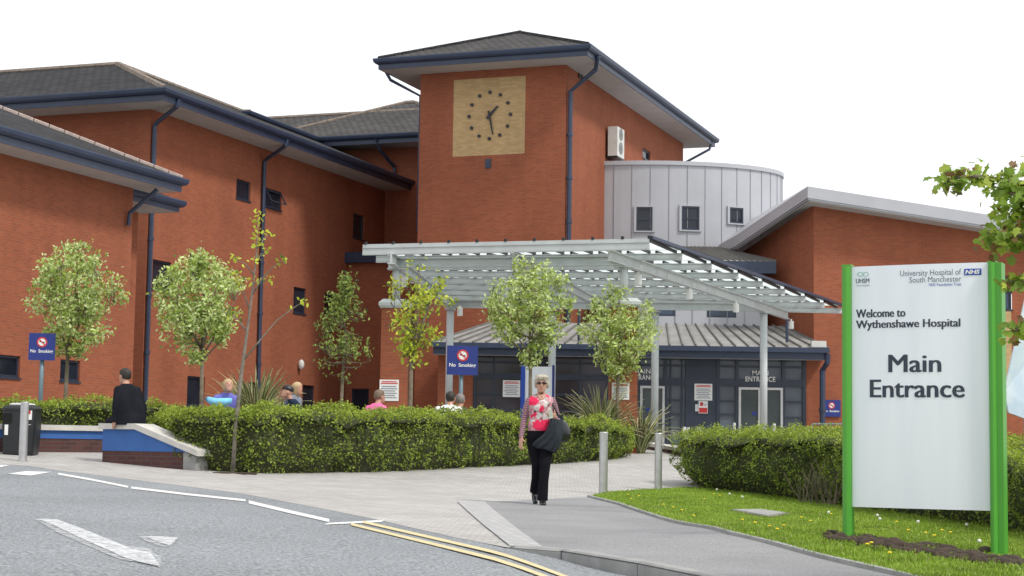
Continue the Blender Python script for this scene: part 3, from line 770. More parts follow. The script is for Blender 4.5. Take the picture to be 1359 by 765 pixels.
mb = MB(); q0, q1 = PK.P(kx0, zK, .5), PK.P(kx1, zK, .5); r0, r1 = PK.P(kx0, zK + .95, -3.6), PK.P(kx1 - 1.6, zK + .95, -3.6)
mb.poly([q0 + Vector((0, 0, .01)), q1 + Vector((0, 0, .01)), r1, r0]); mb.poly([q1 + Vector((0, 0, .01)), PK.P(kx1, zK, -3.6), r1]); ro = mb.build('roof', ROOFM, t)
mb = MB(); n = 26
for i in range(n + 1): a_ = q0.lerp(q1, i / n); b_ = r0.lerp(r1, i / n); mb.bar(a_ + Vector((0, 0, .04)), b_ + Vector((0, 0, .03)), .04, .06)
mb.build('seam', SEAM, ro)

# ------------------------------------------------------------------ right-hand hall
pR = Vector((1, .083)).normalized(); qR = Vector((-.083, 1)).normalized()
cr_ = at(1080, 400, 60.0); cR = (cr_.x, cr_.y)
PR = Plane(*cR, pR); PRl = Plane(*cR, -qR)      # front, left side
def rp(a, b): return (cR[0] + pR.x * a + qR.x * b, cR[1] + pR.y * a + qR.y * b)
gp = Plane(*rp(0, -.9), pR); kq, zR = gp.hit(1072, 247.5); kq2, zR2 = gp.hit(1330, 288)
slope = (zR2 - zR) / (kq2 - kq)
t = thing('brick_hall', (cR[0], cR[1], 0), 'brick hall with sloping grey metal edged roof on the right, behind the green sign', 'building')
def zroof(a): return zR + slope * (a - kq)
mb = MB(); wR = rect(PR, 1300, 366, 1343, 411)
ks_ = [0, wR[0], wR[1], 16]
for a, b in zip(ks_, ks_[1:]):
    za, zb = zroof(a) - .45, zroof(b) - .45
    if a == wR[0]:
        mb.poly([PR.P(a, -1), PR.P(b, -1), PR.P(b, wR[2]), PR.P(a, wR[2])]); mb.poly([PR.P(a, wR[3]), PR.P(b, wR[3]), PR.P(b, zb), PR.P(a, za)])
    else: mb.poly([PR.P(a, -1), PR.P(b, -1), PR.P(b, zb), PR.P(a, za)])
w1_ = at(986, 400, 65.4); l2 = at(976, 313, 63.8); zl = l2.z
LWc = Vector((w1_.x, w1_.y)); zw = zl - .40
mb.poly([(LWc.x, LWc.y, -1), rp(0, 0) + (-1,), rp(0, 0) + (zroof(0) - .45,), (LWc.x, LWc.y, zw)])
mb.poly([(LWc.x - 1, LWc.y + 12, -1), (LWc.x, LWc.y, -1), (LWc.x, LWc.y, zw), (LWc.x - 1, LWc.y + 12, zw)])
mb.build('wall', BRICK, t)
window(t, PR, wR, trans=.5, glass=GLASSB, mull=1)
bf = MB(); k0b, k1b = PR.hit(1290, 430)[0], PR.hit(1342, 430)[0]; zb0 = PR.hit(1335, 520)[1]; pbox(bf, PR, k0b, k1b, zb0, wR[2] - .06, -.1, .015); bf.build('buff_panel', BUFF, t)
def slab(h0, h1, a0, b0, a1, b1, name, mat):
    m = MB(); top = [rp(a0, b0) + (zroof(a0) + h1,), rp(a1, b0) + (zroof(a1) + h1,), rp(a1, b1) + (zroof(a1) + h1,), rp(a0, b1) + (zroof(a0) + h1,)]
    m.prism(top, (0, 0, h0 - h1)); return m.build(name, mat, t)
def slab2(h0, h1, i, name, mat):
    Pk = Vector(rp(kq + i, -.9 + i) + (zroof(kq + i) + h1,)); Pb = Vector(rp(kq + i, 14) + (zroof(kq + i) + h1,)); Rk = Vector(rp(17, -.9 + i) + (zroof(17) + h1,)); Rb = Vector(rp(17, 14) + (zroof(17) + h1,))
    La = Vector((l2.x + i * 1.1, l2.y + i * .3, zl + h1)); Lb = Vector((l2.x - 1 + i * 1.1, l2.y + 11, zl + h1))
    top = [La, Pk, Rk, Rb, Pb, Lb]; bot = [v + Vector((0, 0, h0 - h1)) for v in top]
    m = MB(); m.mesh(top + bot, [(0, 1, 4, 5), (1, 2, 3, 4), (6, 11, 10, 7), (7, 10, 9, 8), (0, 6, 7, 1), (1, 7, 8, 2), (2, 8, 9, 3), (3, 9, 10, 4), (4, 10, 11, 5), (5, 11, 6, 0)]); return m.build(name, mat, t)
slab2(-.40, 0, 0, 'roof', CLAD)
slab2(-.46, -.405, .03, 'fascia', CLAD)
slab2(-.50, -.465, .07, 'soffit', SOFFIT)

# ------------------------------------------------------------------ entrance block
PE = Plane(-3.0, 60.0, (1, 0)); PEg = Plane(-3.0, 59.1, (1, 0))
kl, ze_ = PEg.hit(575, 459.5); kr_, ze2 = PEg.hit(1098, 461); zE = (ze_ + ze2) / 2 + .05
t = thing('entrance_block', (4, 60, 0), 'single storey glazed main entrance with navy framing under a ribbed lead grey roof', 'building')
ENT = t
gl0 = PE.hit(628, 500)[0]; gl1 = PE.hit(1068, 520)[0]; kL_ = PE.hit(581, 500)[0]; kR_ = PE.hit(1090, 520)[0]
mb = MB(); wallgrid(mb, PE, kL_, gl0, -1, zE - .35); mb.build('wall', BRICK, t); mb = MB(); wallgrid(mb, PE, gl1, kR_ - .1, -1, zE - .35)
mb.build('wall', BRICK, t)
gm_ = PE.hit(842, 500)[0]
g = MB(); pbox(g, PE, gl0, gm_ - .01, -.4, zE - .3, -.12, -.05); g.build('pane', GLASSW, t)
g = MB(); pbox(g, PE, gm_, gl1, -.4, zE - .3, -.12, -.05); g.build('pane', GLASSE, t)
def kx(px): return PE.hit(px, 510)[0]
def zy(py, px=960): return PE.hit(px, py)[1]
mb = MB()
def V(px, w_=.07, y0=471, y1=640, o=.05): k = kx(px); pbox(mb, PE, k - w_ / 2, k + w_ / 2, zy(y1), zy(y0), -.049, o)
def H(py0, py1, a, b, o=.04): pbox(mb, PE, kx(a), kx(b), zy(py1), zy(py0), -.048, o)
for px in (630, 655, 695, 735, 770, 806, 840): V(px)
for y0, y1 in ((484, 486.5), (500, 507.5), (526, 528.5), (548, 550)): H(y0, y1, 628, 843)
H(468, 473, 628, 1068, .06)
for px in (848, 883, 912, 953, 978, 1039.5, 1067): V(px, .12, o=.055)
for px in (890, 905): V(px, .05, 473, 640)
H(485, 487.5, 848, 1068); H(503, 512.5, 843, 1068, .045)
H(531, 533, 884, 912); H(549, 551, 884, 912); H(531, 533, 953, 978); H(549, 551, 953, 978); H(531, 533.5, 1040, 1068); H(552, 554.5, 1040, 1068)
V(1009, .06, 473, 503)
fr = mb.build('glazing_frame', NAVY2, t)
mb = MB(); pbox(mb, PE, kx(913), kx(952), -.4, zE - .32, -.045, .02)
for yy in (487, 510, 532, 551): pbox(mb, PE, kx(913), kx(952), zy(yy), zy(yy) + .02, .02, .03)
mb.build('solid_panel', NAVY2, t)
for (a, b) in ((849.5, 882), (980, 1009), (1010, 1038.5)):
    m = MB(); k0, k1 = kx(a), kx(b); zt_ = zy(514)
    for q in ((k0, k0 + .08), (k1 - .08, k1)): pbox(m, PE, q[0], q[1], .0, zt_, -.02, .09)
    pbox(m, PE, k0 + .08, k1 - .08, zt_ - .08, zt_, -.02, .09); pbox(m, PE, k0 + .08, k1 - .08, .0, .12, -.02, .09)
    d_ = m.build('door', STEEL, t)
    m = MB(); pbox(m, PE, k0 + .08, k1 - .08, .1, zt_ - .06, .0, .02); m.build('pane', glass_mat('door_glass', (.02, .03, .028), .08), d_)
m = MB(); pbox(m, PE, kx(998), kx(1004), zy(551), zy(546), .03, .035); o = m.build('door_sticker', BLUE, t)
m = MB(); pbox(m, PE, kx(858), kx(863), zy(548), zy(543), .03, .035); m.build('door_sticker', BLUE, t)
for dx in (0, -156.5):
    m = MB()
    for body, a, b, y0, y1 in (('MAIN', 998, 1019.5, 491.5, 497.6), ('ENTRANCE', 989, 1028.5, 499.5, 506.2)):
        text_on(m, body, PE, kx(a + dx), kx(b + dx), zy(y1), zy(y0), .075, .012)
    m.build('entrance_lettering', WHITE, t)
mb = MB(); pbox(mb, PEg, kl, kr_, zE - .40, zE - .12, -.04, .0); mb.build('fascia', NAVY, t)
mb = MB(); pbox(mb, PEg, kl - .05, kr_ + .05, zE - .17, zE, .002, .15); pbox(mb, PEg, kl - .04, kr_ + .04, zE - .115, zE - .02, -.045, .001); mb.build('gutter', NAVY, t)
mb = MB(); pbox(mb, PEg, kl, kr_, zE - .385, zE - .36, -.95, -.045); mb.build('soffit', SOFFIT, t)
mb = MB(); yb = 62.0; zb_ = at(900, 431, yb).z
f0, f1 = PEg.P(kl, zE), PEg.P(kr_, zE); hL = .42
b0 = Vector((at(655, 431, yb).x, yb, zb_)); b1 = Vector((at(1038, 431, yb).x, yb, zb_))
mb.poly([f0, f1, b1, b0]); mb.poly([f1, (f1.x, yb, zE), b1]); mb.poly([(f0.x, yb + 1, zE), f0, b0, (b0.x, yb + 1.9, zb_)]); mb.poly([b0, b1, (b1.x, 64.5, zb_), (b0.x, 64.5, zb_)]); ro = mb.build('roof', ROOFM, t)
mb = MB(); n = 30
for i in range(n + 1): mb.bar(f0.lerp(f1, i / n) + Vector((0, 0, .035)), b0.lerp(b1, i / n) + Vector((0, 0, .03)), .045, .06)
for i in range(1, 7): mb.bar(Vector((f1.x, f1.y + (yb - f1.y) * i / 7, zE + .03)), f1.lerp(b1, i / 7) + Vector((0, 0, .04)), .04, .05)
mb.build('seam', SEAM, ro)
k = PE.hit(1088, 500)[0]
pipe(t, [PE.P(k + .1, zE - .2, .95), PE.P(k + .1, zE - .5, .9), PE.P(k, zE - .75, .5), PE.P(k, .1, .5)], .1)
m = MB(); a_ = PEg.P(PEg.hit(1077, 455)[0], zE + .02, .05); m.obox(a_, (.5, 0, 0), (0, .3, 0), (0, 0, .22)); o = m.build('floodlight', DWHITE, base=a_); tag(o, 'small white box lamp sitting on the right end of the entrance gutter', 'lamp')
a_ = PEg.P(PEg.hit(1047, 440)[0], zE + .2, -.4); m = MB(); m.tube([a_, a_ + Vector((0, 0, 1.2))], .05, 8); o = m.build('vent_pipe', NAVY, base=a_); tag(o, 'thin dark pipe standing on the entrance roof near its right end', 'pipe')
a_ = PEg.P(PEg.hit(769, 440)[0], zE + .1, -.4); m = MB(); m.tube([a_, a_ + Vector((0, 0, 1.5))], .05, 8); o = m.build('vent_pipe', NAVY, base=a_); tag(o, 'thin dark pipe standing on the entrance roof between the two middle trees', 'pipe')

# ------------------------------------------------------------------ canopy
def atz(px, py, z): d = ray(px, py); return d * (z / d.z)
ZC = 4.75
FL, FR, BR, BL = atz(482, 327, ZC), atz(862, 319, ZC), atz(1117, 408, ZC), atz(592, 396, ZC)
t = thing('entrance_canopy', ((FL.x + BR.x) / 2, 45, T(3, 45)), 'large white steel and frosted glass canopy on slim round columns before the entrance', 'canopy')
CAN = t
NB = 8
Ls = [FL.lerp(BL, i / NB) for i in range(NB + 1)]; Rs = [FR.lerp(BR, i / NB) for i in range(NB + 1)]
for i in range(NB + 1):
    m = MB(); h = .145 if i else .16; dz = Vector((0, 0, -.05 - h / 2))
    m.bar(Ls[i] + dz, Rs[i] + dz, .07, h - .03); m.bar(Ls[i] + Vector((0, 0, -.05)), Rs[i] + Vector((0, 0, -.05)), .10, .02); m.bar(Ls[i] + Vector((0, 0, -.05 - h)), Rs[i] + Vector((0, 0, -.05 - h)), .10, .02)
    m.build('purlin', PALE, t)
for i in range(NB):
    e = .16
    a0, a1 = Ls[i].lerp(Ls[i + 1], 0.04), Rs[i].lerp(Rs[i + 1], 0.04); b0_, b1_ = Ls[i].lerp(Ls[i + 1], .96), Rs[i].lerp(Rs[i + 1], .96)
    up = Vector((0, 0, .035))
    m = MB(); m.prism([a0 + up, a1 + up, b1_ + up, b0_ + up], (0, 0, .016)); m.build('glass_panel', CGLASS, t)
m = MB(); mc = MB()
for i in range(NB):
    n = int((Rs[i] - Ls[i]).length / .64)
    for j in range(n + 1):
        p = Ls[i].lerp(Rs[i], (j + .1) / n if j < n else 1)
        q = p + UD.to_3d() * ((Ls[i + 1] - Ls[i]).length * .95); 
        # clip to the bay's far edge
        den = (Rs[i + 1] - Ls[i + 1]); 
        A2 = np.array([[UD.x, -den.x], [UD.y, -den.y]]); s0, s1 = np.linalg.solve(A2, np.array([Ls[i + 1].x - p.x, Ls[i + 1].y - p.y]))
        if not (0 <= s1 <= 1): continue
        q = p + UD.to_3d() * s0
        m.bar(p + Vector((0, 0, -.005)), q + Vector((0, 0, -.005)), .06, .07)
        if i == 0: mc.tube([p + Vector((0, 0, .03)), p + Vector((0, 0, .10))], .04, 8)
m.build('glazing_bars', BLACK, t); mc.build('edge_clamps', BLACK, t)
m = MB(); m.bar(FR + Vector((0.02, 0, .06)), BR + Vector((.02, 0, .06)), .14, .07); m.build('edge_flashing', NAVY, t)
m = MB(); m.bar(FL + Vector((0, 0, .0)), FR + Vector((0, 0, .0)), .05, .07); m.build('front_edge', PALE, t)
def beamI(a, b, h, w_=.16, nm='beam'):
    m = MB(); a = Vector(a); b = Vector(b); m.bar(a, b, .05, h - .06); m.bar(a + Vector((0, 0, h / 2 - .015)), b + Vector((0, 0, h / 2 - .015)), w_, .03); m.bar(a - Vector((0, 0, h / 2 - .015)), b - Vector((0, 0, h / 2 - .015)), w_, .03)
    return m.build(nm, PALE, t)
cF1, cF2 = at(526, 380, 41.8), at(828, 360, 40.5)
cB = [at(597, 450, 53.8), at(733, 450, 53.8), at(869.5, 450, 53.6), at(1013.5, 450, 53.2)]
ZB = ZC - .18 - .14
def ext(a, b, e0, e1): a = Vector((a.x, a.y, ZB)); b = Vector((b.x, b.y, ZB)); d = (b - a).normalized(); return a - d * e0, b + d * e1
beamI(*ext(cF1, cB[0], 1.0, .9), .26); beamI(*ext(cF2, cB[3], 1.1, 3.2), .26)
mid = at(690, 355, 41.1); beamI(*ext(mid, at(800, 400, 53.5), .8, .8), .24)
beamI(Vector((cF1.x, cF1.y, ZB)), Vector((cF2.x, cF2.y, ZB)), .24); beamI(Vector((cB[0].x, cB[0].y, ZB + .012)), Vector((cB[3].x, cB[3].y, ZB + .012)), .24)
for c in cB:
    m = MB(); m.tube([(c.x, c.y, T(c.x, c.y) - .05), (c.x, c.y, ZB - .13)], .115, 20); m.build('column', PALE, t, smooth=True)
    m = MB(); m.tube([(c.x, c.y, ZB - .17), (c.x, c.y, ZB - .125)], .17, 16); m.build('column_head', PALE, t)
ztop = Plane(cF1.x, cF1.y - .3, (1, 0)).hit(526, 397)[1]
for c in (cF1, cF2):
    m = MB(); m.tube([(c.x, c.y, ztop), (c.x, c.y, ZB - .13)], .10, 16); m.build('column', PALE, t, smooth=True)
    m = MB(); m.bar((c.x - .22, c.y, ZB - .15), (c.x + .22, c.y, ZB - .15), .26, .04); m.build('column_head', PALE, t)
for (px, Y) in ((847, 41.8), (915, 45.5), (977, 49.6), (1050, 56.0), (537, 43.2), (611, 52.6)):
    b_ = at(px, 380, Y); m = MB(); m.tube([(b_.x, b_.y, ZB - .13), (b_.x, b_.y, ZB - .2)], .03, 8); m.tube([(b_.x, b_.y, ZB - .2), (b_.x, b_.y, ZB - .45)], .085, 14); m.build('canopy_lamp', WHITE, t)
for i, c in enumerate((cF1, cF2)):
    px = (526, 827)[i]
    th = thing('brick_pier', (c.x, c.y, T(c.x, c.y)), ('square brick pier with stone cap carrying the front left canopy column', 'square brick pier with stone cap under the front right canopy column, behind the tree')[i], 'pier', 'brick piers under the canopy')
    hw = .32; m = MB(); zb = T(c.x, c.y) - .1
    m.obox((c.x - hw, c.y - hw, zb), (2 * hw, 0, 0), (0, 2 * hw, 0), (0, 0, ztop - .22 - zb)); m.build('shaft', BRICK, th)
    m = MB(); z0 = ztop - .22; e = .03
    m.loft([((c.x, c.y, z0), (hw + .03, hw + .03, 0), (-hw - .03, hw + .03, 0)), ((c.x, c.y, z0 + .06), (hw + e + .04, hw + e + .04, 0), (-hw - e - .04, hw + e + .04, 0)), ((c.x, c.y, z0 + .13), (hw + e + .04, hw + e + .04, 0), (-hw - e - .04, hw + e + .04, 0)), ((c.x, c.y, ztop), (hw - .03, hw - .03, 0), (-hw + .03, hw - .03, 0))], 4); m.build('cap', PALE, th)

# ------------------------------------------------------------------ wall notices and blue signs
def notice(pl, x0, y0, x1, y1, out, label, style=0, name='notice'):
    k0, z1 = pl.hit(x0, y0); k1, z0 = pl.hit(x1, y1); base = pl.P((k0 + k1) / 2, z0, out)
    m = MB(); m.cur = 0; pbox(m, pl, k0, k1, z0, z1, out, out + .015)
    W, Hh = k1 - k0, z1 - z0
    def ln(a, b, c, d, mi): pbox(m, pl, k0 + W * a, k0 + W * b, z0 + Hh * c, z0 + Hh * d, out + .015, out + .019, mi)
    if style == 0:
        for j, (a, b, c) in enumerate(((.12, .88, .88), (.06, .94, .80))):
            ln(a, b, c, c + .045, 1)
        for j, (a, b) in enumerate(((.12, .86), (.08, .92), (.15, .82), (.06, .9), (.2, .8), (.12, .9))):
            ln(a, b, .66 - j * .105, .70 - j * .105, 2)
    elif style == 1:
        ln(.05, .95, .04, .45, 1); ln(.15, .5, .6, .9, 1); ln(.58, .9, .72, .76, 2); ln(.58, .85, .62, .66, 2)
    elif style == 2:
        for j in range(5): ln(.1, .9, .8 - j * .15, .84 - j * .15, 2)
    o = m.build(name, [WHITE, RED, INKG], base=base); tag(o, label, 'notice'); return o
notice(Plane(cF1.x, cF1.y - .32, (1, 0)), 504, 504, 529, 532.5, .003, 'white notice with red heading fixed to the front left brick pier')
notice(Plane(cF2.x, cF2.y - .32, (1, 0)), 812, 508, 835, 531, .003, 'white notice on the brick pier behind the right flax plant')
notice(PE, 667.5, 505, 690, 527.5, .10, 'white notice on the dark glazing between trees, left of the woman')
notice(PE, 921.5, 509.5, 945, 532, .035, 'larger white notice with red heading on the navy panel between the doors')
notice(PE, 927, 532.5, 939, 549, .035, 'small red and white warning notice just below the larger one on the navy panel', 1)
notice(PE, 922.5, 537, 926.5, 546, .035, 'tiny pale notice to the left of the red and white warning', 2)
def nosmoke(pl, x0, y0, x1, y1, out, th, post=None):
    k0, z1 = pl.hit(x0, y0); k1, z0 = pl.hit(x1, y1); W, Hh = k1 - k0, z1 - z0
    m = MB(); pbox(m, pl, k0, k1, z0, z1, out, out + .05); bd = m.build('panel', BLUE, th)
    m = MB(); cx_, cz_, r_ = k0 + W * .5, z0 + Hh * .67, min(W, Hh) * .20
    def disc(r0, r1, mi, o_):
        N_ = 24
        for i in range(N_):
            a0, a1 = 2 * math.pi * i / N_, 2 * math.pi * (i + 1) / N_
            q = [pl.P(cx_ + r * math.cos(a), cz_ + r * math.sin(a), o_) for r, a in ((r0, a0), (r1, a0), (r1, a1), (r0, a1))]
            m.mesh(q, [(3, 2, 1, 0)] if r0 > 0 else [(3, 2, 1)], mi)
    disc(0, r_, 0, out + .053); disc(r_ * .72, r_ * 1.0, 1, out + .056)
    for ang, hw_, hl, mi, o_ in ((R(-10), .09, .55, 2, .0545), (R(-45), .10, .8, 1, .0575)):
        d = (math.cos(ang), math.sin(ang)); p = (-d[1], d[0])
        m.mesh([pl.P(cx_ + (d[0] * s1 * hl + p[0] * s2 * hw_) * r_, cz_ + (d[1] * s1 * hl + p[1] * s2 * hw_) * r_, out + o_) for s1, s2 in ((-1, -1), (1, -1), (1, 1), (-1, 1))], [(0, 1, 2, 3)], mi)
    m.build('no_smoking_symbol', [WHITE, RED, BLACK], th)
    m = MB(); text_on(m, 'No  Smoking', pl, k0 + W * .07, k0 + W * .93, z0 + Hh * .24, z0 + Hh * .40, out + .054, .02); m.build('lettering', WHITE, th)
PW = Plane(at(1103, 540, 59.4).x, 59.4, (1, 0))
kk, zz_ = PW.hit(1103, 553)
th = thing('no_smoking_sign', PW.P(kk, zz_, 0), 'blue No Smoking sign low on the brick wall right of the entrance doors', 'sign', 'blue no smoking signs')
PWs = Plane(*rp(0, -.02), pR); nosmoke(PWs, 1091.5, 531, 1115, 553.5, .0, th)
for (x0, y0, x1, y1, Y, pw, label) in ((39.5, 442.5, 73, 479, 34.5, 55, 'blue No Smoking sign on a post beside the left pale leaved tree'), (593, 459, 633, 498.5, 36.5, 612, 'blue No Smoking sign on a post above the long hedge, near the pier')):
    c0 = at(pw, 500, Y); d0 = Vector((.985, .17)) ; pl = Plane(c0.x, c0.y, d0); zg = T(c0.x, c0.y)
    th = thing('no_smoking_sign', (c0.x, c0.y, zg), label, 'sign', 'blue no smoking signs')
    nosmoke(pl, x0, y0, x1, y1, .05, th)
    m = MB(); m.tube([(c0.x, c0.y, zg), pl.P(0, pl.hit(x0, y0)[1] - .04, 0)], .045, 12); m.build('post', GALV, th, smooth=True)
# white totem sign behind the woman
Y = 41.5; c0 = at(714, 520, Y); pl = Plane(c0.x, c0.y, (1, -.12)); th = thing('totem_sign', (c0.x, c0.y, T(c0.x, c0.y)), 'white information totem with blue edges standing behind the hedge and the woman', 'sign')
k0, k1 = pl.hit(697, 520)[0], pl.hit(733, 520)[0]; zt_ = pl.hit(714, 487)[1]; zg = T(c0.x, c0.y)
m = MB(); pbox(m, pl, k0, k1, zg + .2, zt_, 0, .06); m.build('panel', SIGNW, th)
for a_, b_ in ((k0 - .1, k0), (k1, k1 + .05)): m = MB(); pbox(m, pl, a_, b_, zg - .1, zt_ + .04, -.03, .09); m.build('post', BLUE if a_ > k0 else NBLUE, th)

# ------------------------------------------------------------------ foliage
from mathutils import noise as mn
LF = {}
def LM(name, c, **k):
    if name not in LF: LF[name] = leaf_mat(name, c, **k)
    return LF[name]
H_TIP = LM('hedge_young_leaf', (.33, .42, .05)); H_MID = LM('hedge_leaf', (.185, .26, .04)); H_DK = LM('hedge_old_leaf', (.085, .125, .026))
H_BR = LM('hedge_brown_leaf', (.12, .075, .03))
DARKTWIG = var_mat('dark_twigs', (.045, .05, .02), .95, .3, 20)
def leaves(name, mats, C, L, W, N, mi, parent=None, base=None, shape=4, droop=None):
    C = np.asarray(C, float); n = len(C); N = N / (np.linalg.norm(N, axis=1, keepdims=True) + 1e-9)
    rv = rng.normal(size=(n, 3)); A = np.cross(N, rv); A /= np.linalg.norm(A, axis=1, keepdims=True) + 1e-9
    if droop is not None:
        A = A * .6 + droop; A -= N * (A * N).sum(1, keepdims=True); A /= np.linalg.norm(A, axis=1, keepdims=True) + 1e-9
    B = np.cross(N, A); L = np.broadcast_to(L, (n,))[:, None]; W = np.broadcast_to(W, (n,))[:, None]
    if shape == 4: pr = [(-.5, 0, 0), (.05, .5, .12), (.5, 0, -.1), (.05, -.5, .12)]
    elif shape == 7: pr = [(-.5, 0, 0), (-.28, .34, .05), (-.02, .26, .08), (.12, .5, .06), (.22, .2, .04), (.5, 0, -.12), (.22, -.2, .04), (.12, -.5, .06), (-.02, -.26, .08), (-.28, -.34, .05)]
    else: pr = [(-.5, 0, 0), (-.2, .42, .1), (.2, .38, .06), (.5, 0, -.12), (.2, -.38, .06), (-.2, -.42, .1)]
    k = len(pr); V = np.empty((n, k, 3))
    for j, (a, b, c) in enumerate(pr): V[:, j] = C + A * L * a + B * W * b + N * W * c
    off = Vector((0, 0, 0))
    if parent is not None: off = WL[parent.name]
    elif base is not None: off = Vector(base)
    V -= np.array(off); me = bpy.data.meshes.new(name)
    me.vertices.add(n * k); me.vertices.foreach_set('co', V.ravel())
    me.loops.add(n * k); me.loops.foreach_set('vertex_index', np.arange(n * k, dtype=np.int32))
    me.polygons.add(n); me.polygons.foreach_set('loop_start', np.arange(0, n * k, k, dtype=np.int32)); me.polygons.foreach_set('loop_total', np.full(n, k, dtype=np.int32))
    for m in mats: me.materials.append(m)
    me.polygons.foreach_set('material_index', np.asarray(mi, dtype=np.int32)); me.update(); me.validate()
    o = bpy.data.objects.new(name, me); sc.collection.objects.link(o)
    if parent is not None: o.parent = parent
    else: o.location = off
    WL[o.name] = off.copy(); return o
def nz3(p, s): return mn.noise(Vector(p) * s)
def hedge(name_label, front, depth, dens=650, leaf=.055, skew=(.1, 1)):
    # front: list of (x, y, ztop) along the visible foot of the hedge; body lies behind it
    P_ = [Vector((p[0], p[1])) for p in front]; seg = [(b - a).length for a, b in zip(P_, P_[1:])]; tot = sum(seg)
    cum = [0]
    for q in seg: cum.append(cum[-1] + q)
    def frame(u):
        u = min(max(u, 0), tot); i = max(0, min(len(seg) - 1, int(np.searchsorted(cum, u)) - 1)); f = (u - cum[i]) / seg[i]
        p = P_[i].lerp(P_[i + 1], f); zt = front[i][2] * (1 - f) + front[i + 1][2] * f
        d = (P_[i + 1] - P_[i]).normalized(); return p, d, Vector((-d.y, d.x)), zt
    t = thing('hedge', (P_[0].x, P_[0].y, T(P_[0].x, P_[0].y)), name_label, 'hedge')
    def surf(u, s, out=0.0):    # s: 0..1 front, 1..2 top, 2..3 back
        p, d, n, zt = frame(u); zb = T(p.x, p.y); h = zt - zb
        e = min(1, .55 + .45 * min(u, tot - u) / .35)        # rounded ends
        dd = depth * .5; r = .16
        if s < 1: x = -dd; z = s * h; nn = (-1, .15)
        elif s < 2: x = -dd + (s - 1) * depth; z = h; nn = (0, 1)
        else: x = dd; z = (3 - s) * h; nn = (1, .15)
        # round the shoulders, pull the foot in
        if s < 1 and s * h > h - r: f = (s * h - (h - r)) / r; x += r * (1 - math.sqrt(max(0, 1 - f * f)))*.8
        if s < .35: x += (.35 - s) * .5
        if s > 2 and (3 - s) * h > h - r: f = ((3 - s) * h - (h - r)) / r; x -= r * (1 - math.sqrt(max(0, 1 - f * f))) * .8
        if 1 <= s < 2: k = abs(s - 1.5) * 2; z -= .07 * k ** 4
        x *= e; z = z * (1 - (1 - e) * .35)
        q = p + n * (depth * .5 + x); w_ = Vector((q.x, q.y, zb + z)); N3 = Vector((n.x * nn[0], n.y * nn[0], nn[1]))
        lump = nz3(w_, 2.4) * .17 + nz3(w_, 5.0) * .11 + nz3(w_, .9) * .05
        return w_ + N3 * (lump + out), N3, s * 0 + z / max(h, .1)
    # dark core
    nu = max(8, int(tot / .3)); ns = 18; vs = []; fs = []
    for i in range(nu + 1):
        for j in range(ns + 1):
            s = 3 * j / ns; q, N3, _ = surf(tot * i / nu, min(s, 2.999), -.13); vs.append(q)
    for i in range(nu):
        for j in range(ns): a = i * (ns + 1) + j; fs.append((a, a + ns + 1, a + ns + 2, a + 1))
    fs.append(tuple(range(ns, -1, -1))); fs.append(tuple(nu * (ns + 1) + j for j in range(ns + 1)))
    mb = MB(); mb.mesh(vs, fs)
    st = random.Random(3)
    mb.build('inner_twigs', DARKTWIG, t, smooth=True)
    hm = sum(p[2] - T(p[0], p[1]) for p in front) / len(front)
    C, Nn, mi = [], [], []
    nF = int(tot * hm * dens); nT = int(tot * depth * dens * .7)
    for kind, cnt in ((0, nF), (1, nT), (2, nF // 3)):
        for _ in range(cnt):
            s = kind + random.random(); u = random.uniform(0, tot)
            q, N3, hz = surf(u, s, 0)
            if kind == 0 and s < .16 and random.random() < .5: continue
            gap = nz3(q + Vector((9, 3, 1)), 3.1)
            if gap < -.30 and kind == 0 and random.random() < .55: continue
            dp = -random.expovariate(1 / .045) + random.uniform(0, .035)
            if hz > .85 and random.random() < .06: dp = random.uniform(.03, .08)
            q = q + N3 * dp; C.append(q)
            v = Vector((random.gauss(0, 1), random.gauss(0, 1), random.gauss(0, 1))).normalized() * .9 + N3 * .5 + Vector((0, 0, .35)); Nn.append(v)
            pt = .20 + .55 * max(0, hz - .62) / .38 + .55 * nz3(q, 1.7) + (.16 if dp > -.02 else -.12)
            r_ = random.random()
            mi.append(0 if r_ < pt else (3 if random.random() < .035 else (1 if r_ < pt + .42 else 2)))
    for e_ in (0, tot):        # ends
        for _ in range(int(depth * hm * dens)):
            s = random.uniform(0, 3); q, N3, hz = surf(e_, s, 0); p, d, n, zt = frame(e_); c = Vector((p.x + n.x * depth / 2, p.y + n.y * depth / 2, q.z))
            q = q.lerp(c, random.random()) + Vector((d.x, d.y, 0)) * (random.uniform(-.02, .12) * (1 if e_ else -1)); C.append(q); Nn.append(Vector((random.gauss(0, 1), random.gauss(0, 1), random.gauss(.3, 1)))); mi.append(random.choice((0, 1, 1, 2)))
    n = len(C)
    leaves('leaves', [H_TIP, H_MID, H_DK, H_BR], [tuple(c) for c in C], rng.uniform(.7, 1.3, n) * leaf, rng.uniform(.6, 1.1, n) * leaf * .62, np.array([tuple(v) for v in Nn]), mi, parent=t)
    return t
def hp(px, pyb, pyt):
    g = G(px, pyb); z = at(px, pyt, g.y).z; return (g.x, g.y, z)
hedge('long clipped green hedge running from the sloping wall end past the walking woman', [hp(196, 607, 547), hp(235, 623, 543), hp(330, 629.5, 542.5), hp(420, 629.5, 543.5), hp(500, 628.5, 545), hp(575, 625.5, 547.5), hp(645, 621.5, 551), hp(700, 619, 554), hp(760, 616, 557), hp(815, 611.5, 562), hp(846, 607, 566)], 1.1, dens=1250, leaf=.058)
Y2 = 33.6
def hq(px, pyt, Y): p = at(px, 560, Y); return (p.x, p.y, at(px, pyt, Y).z)
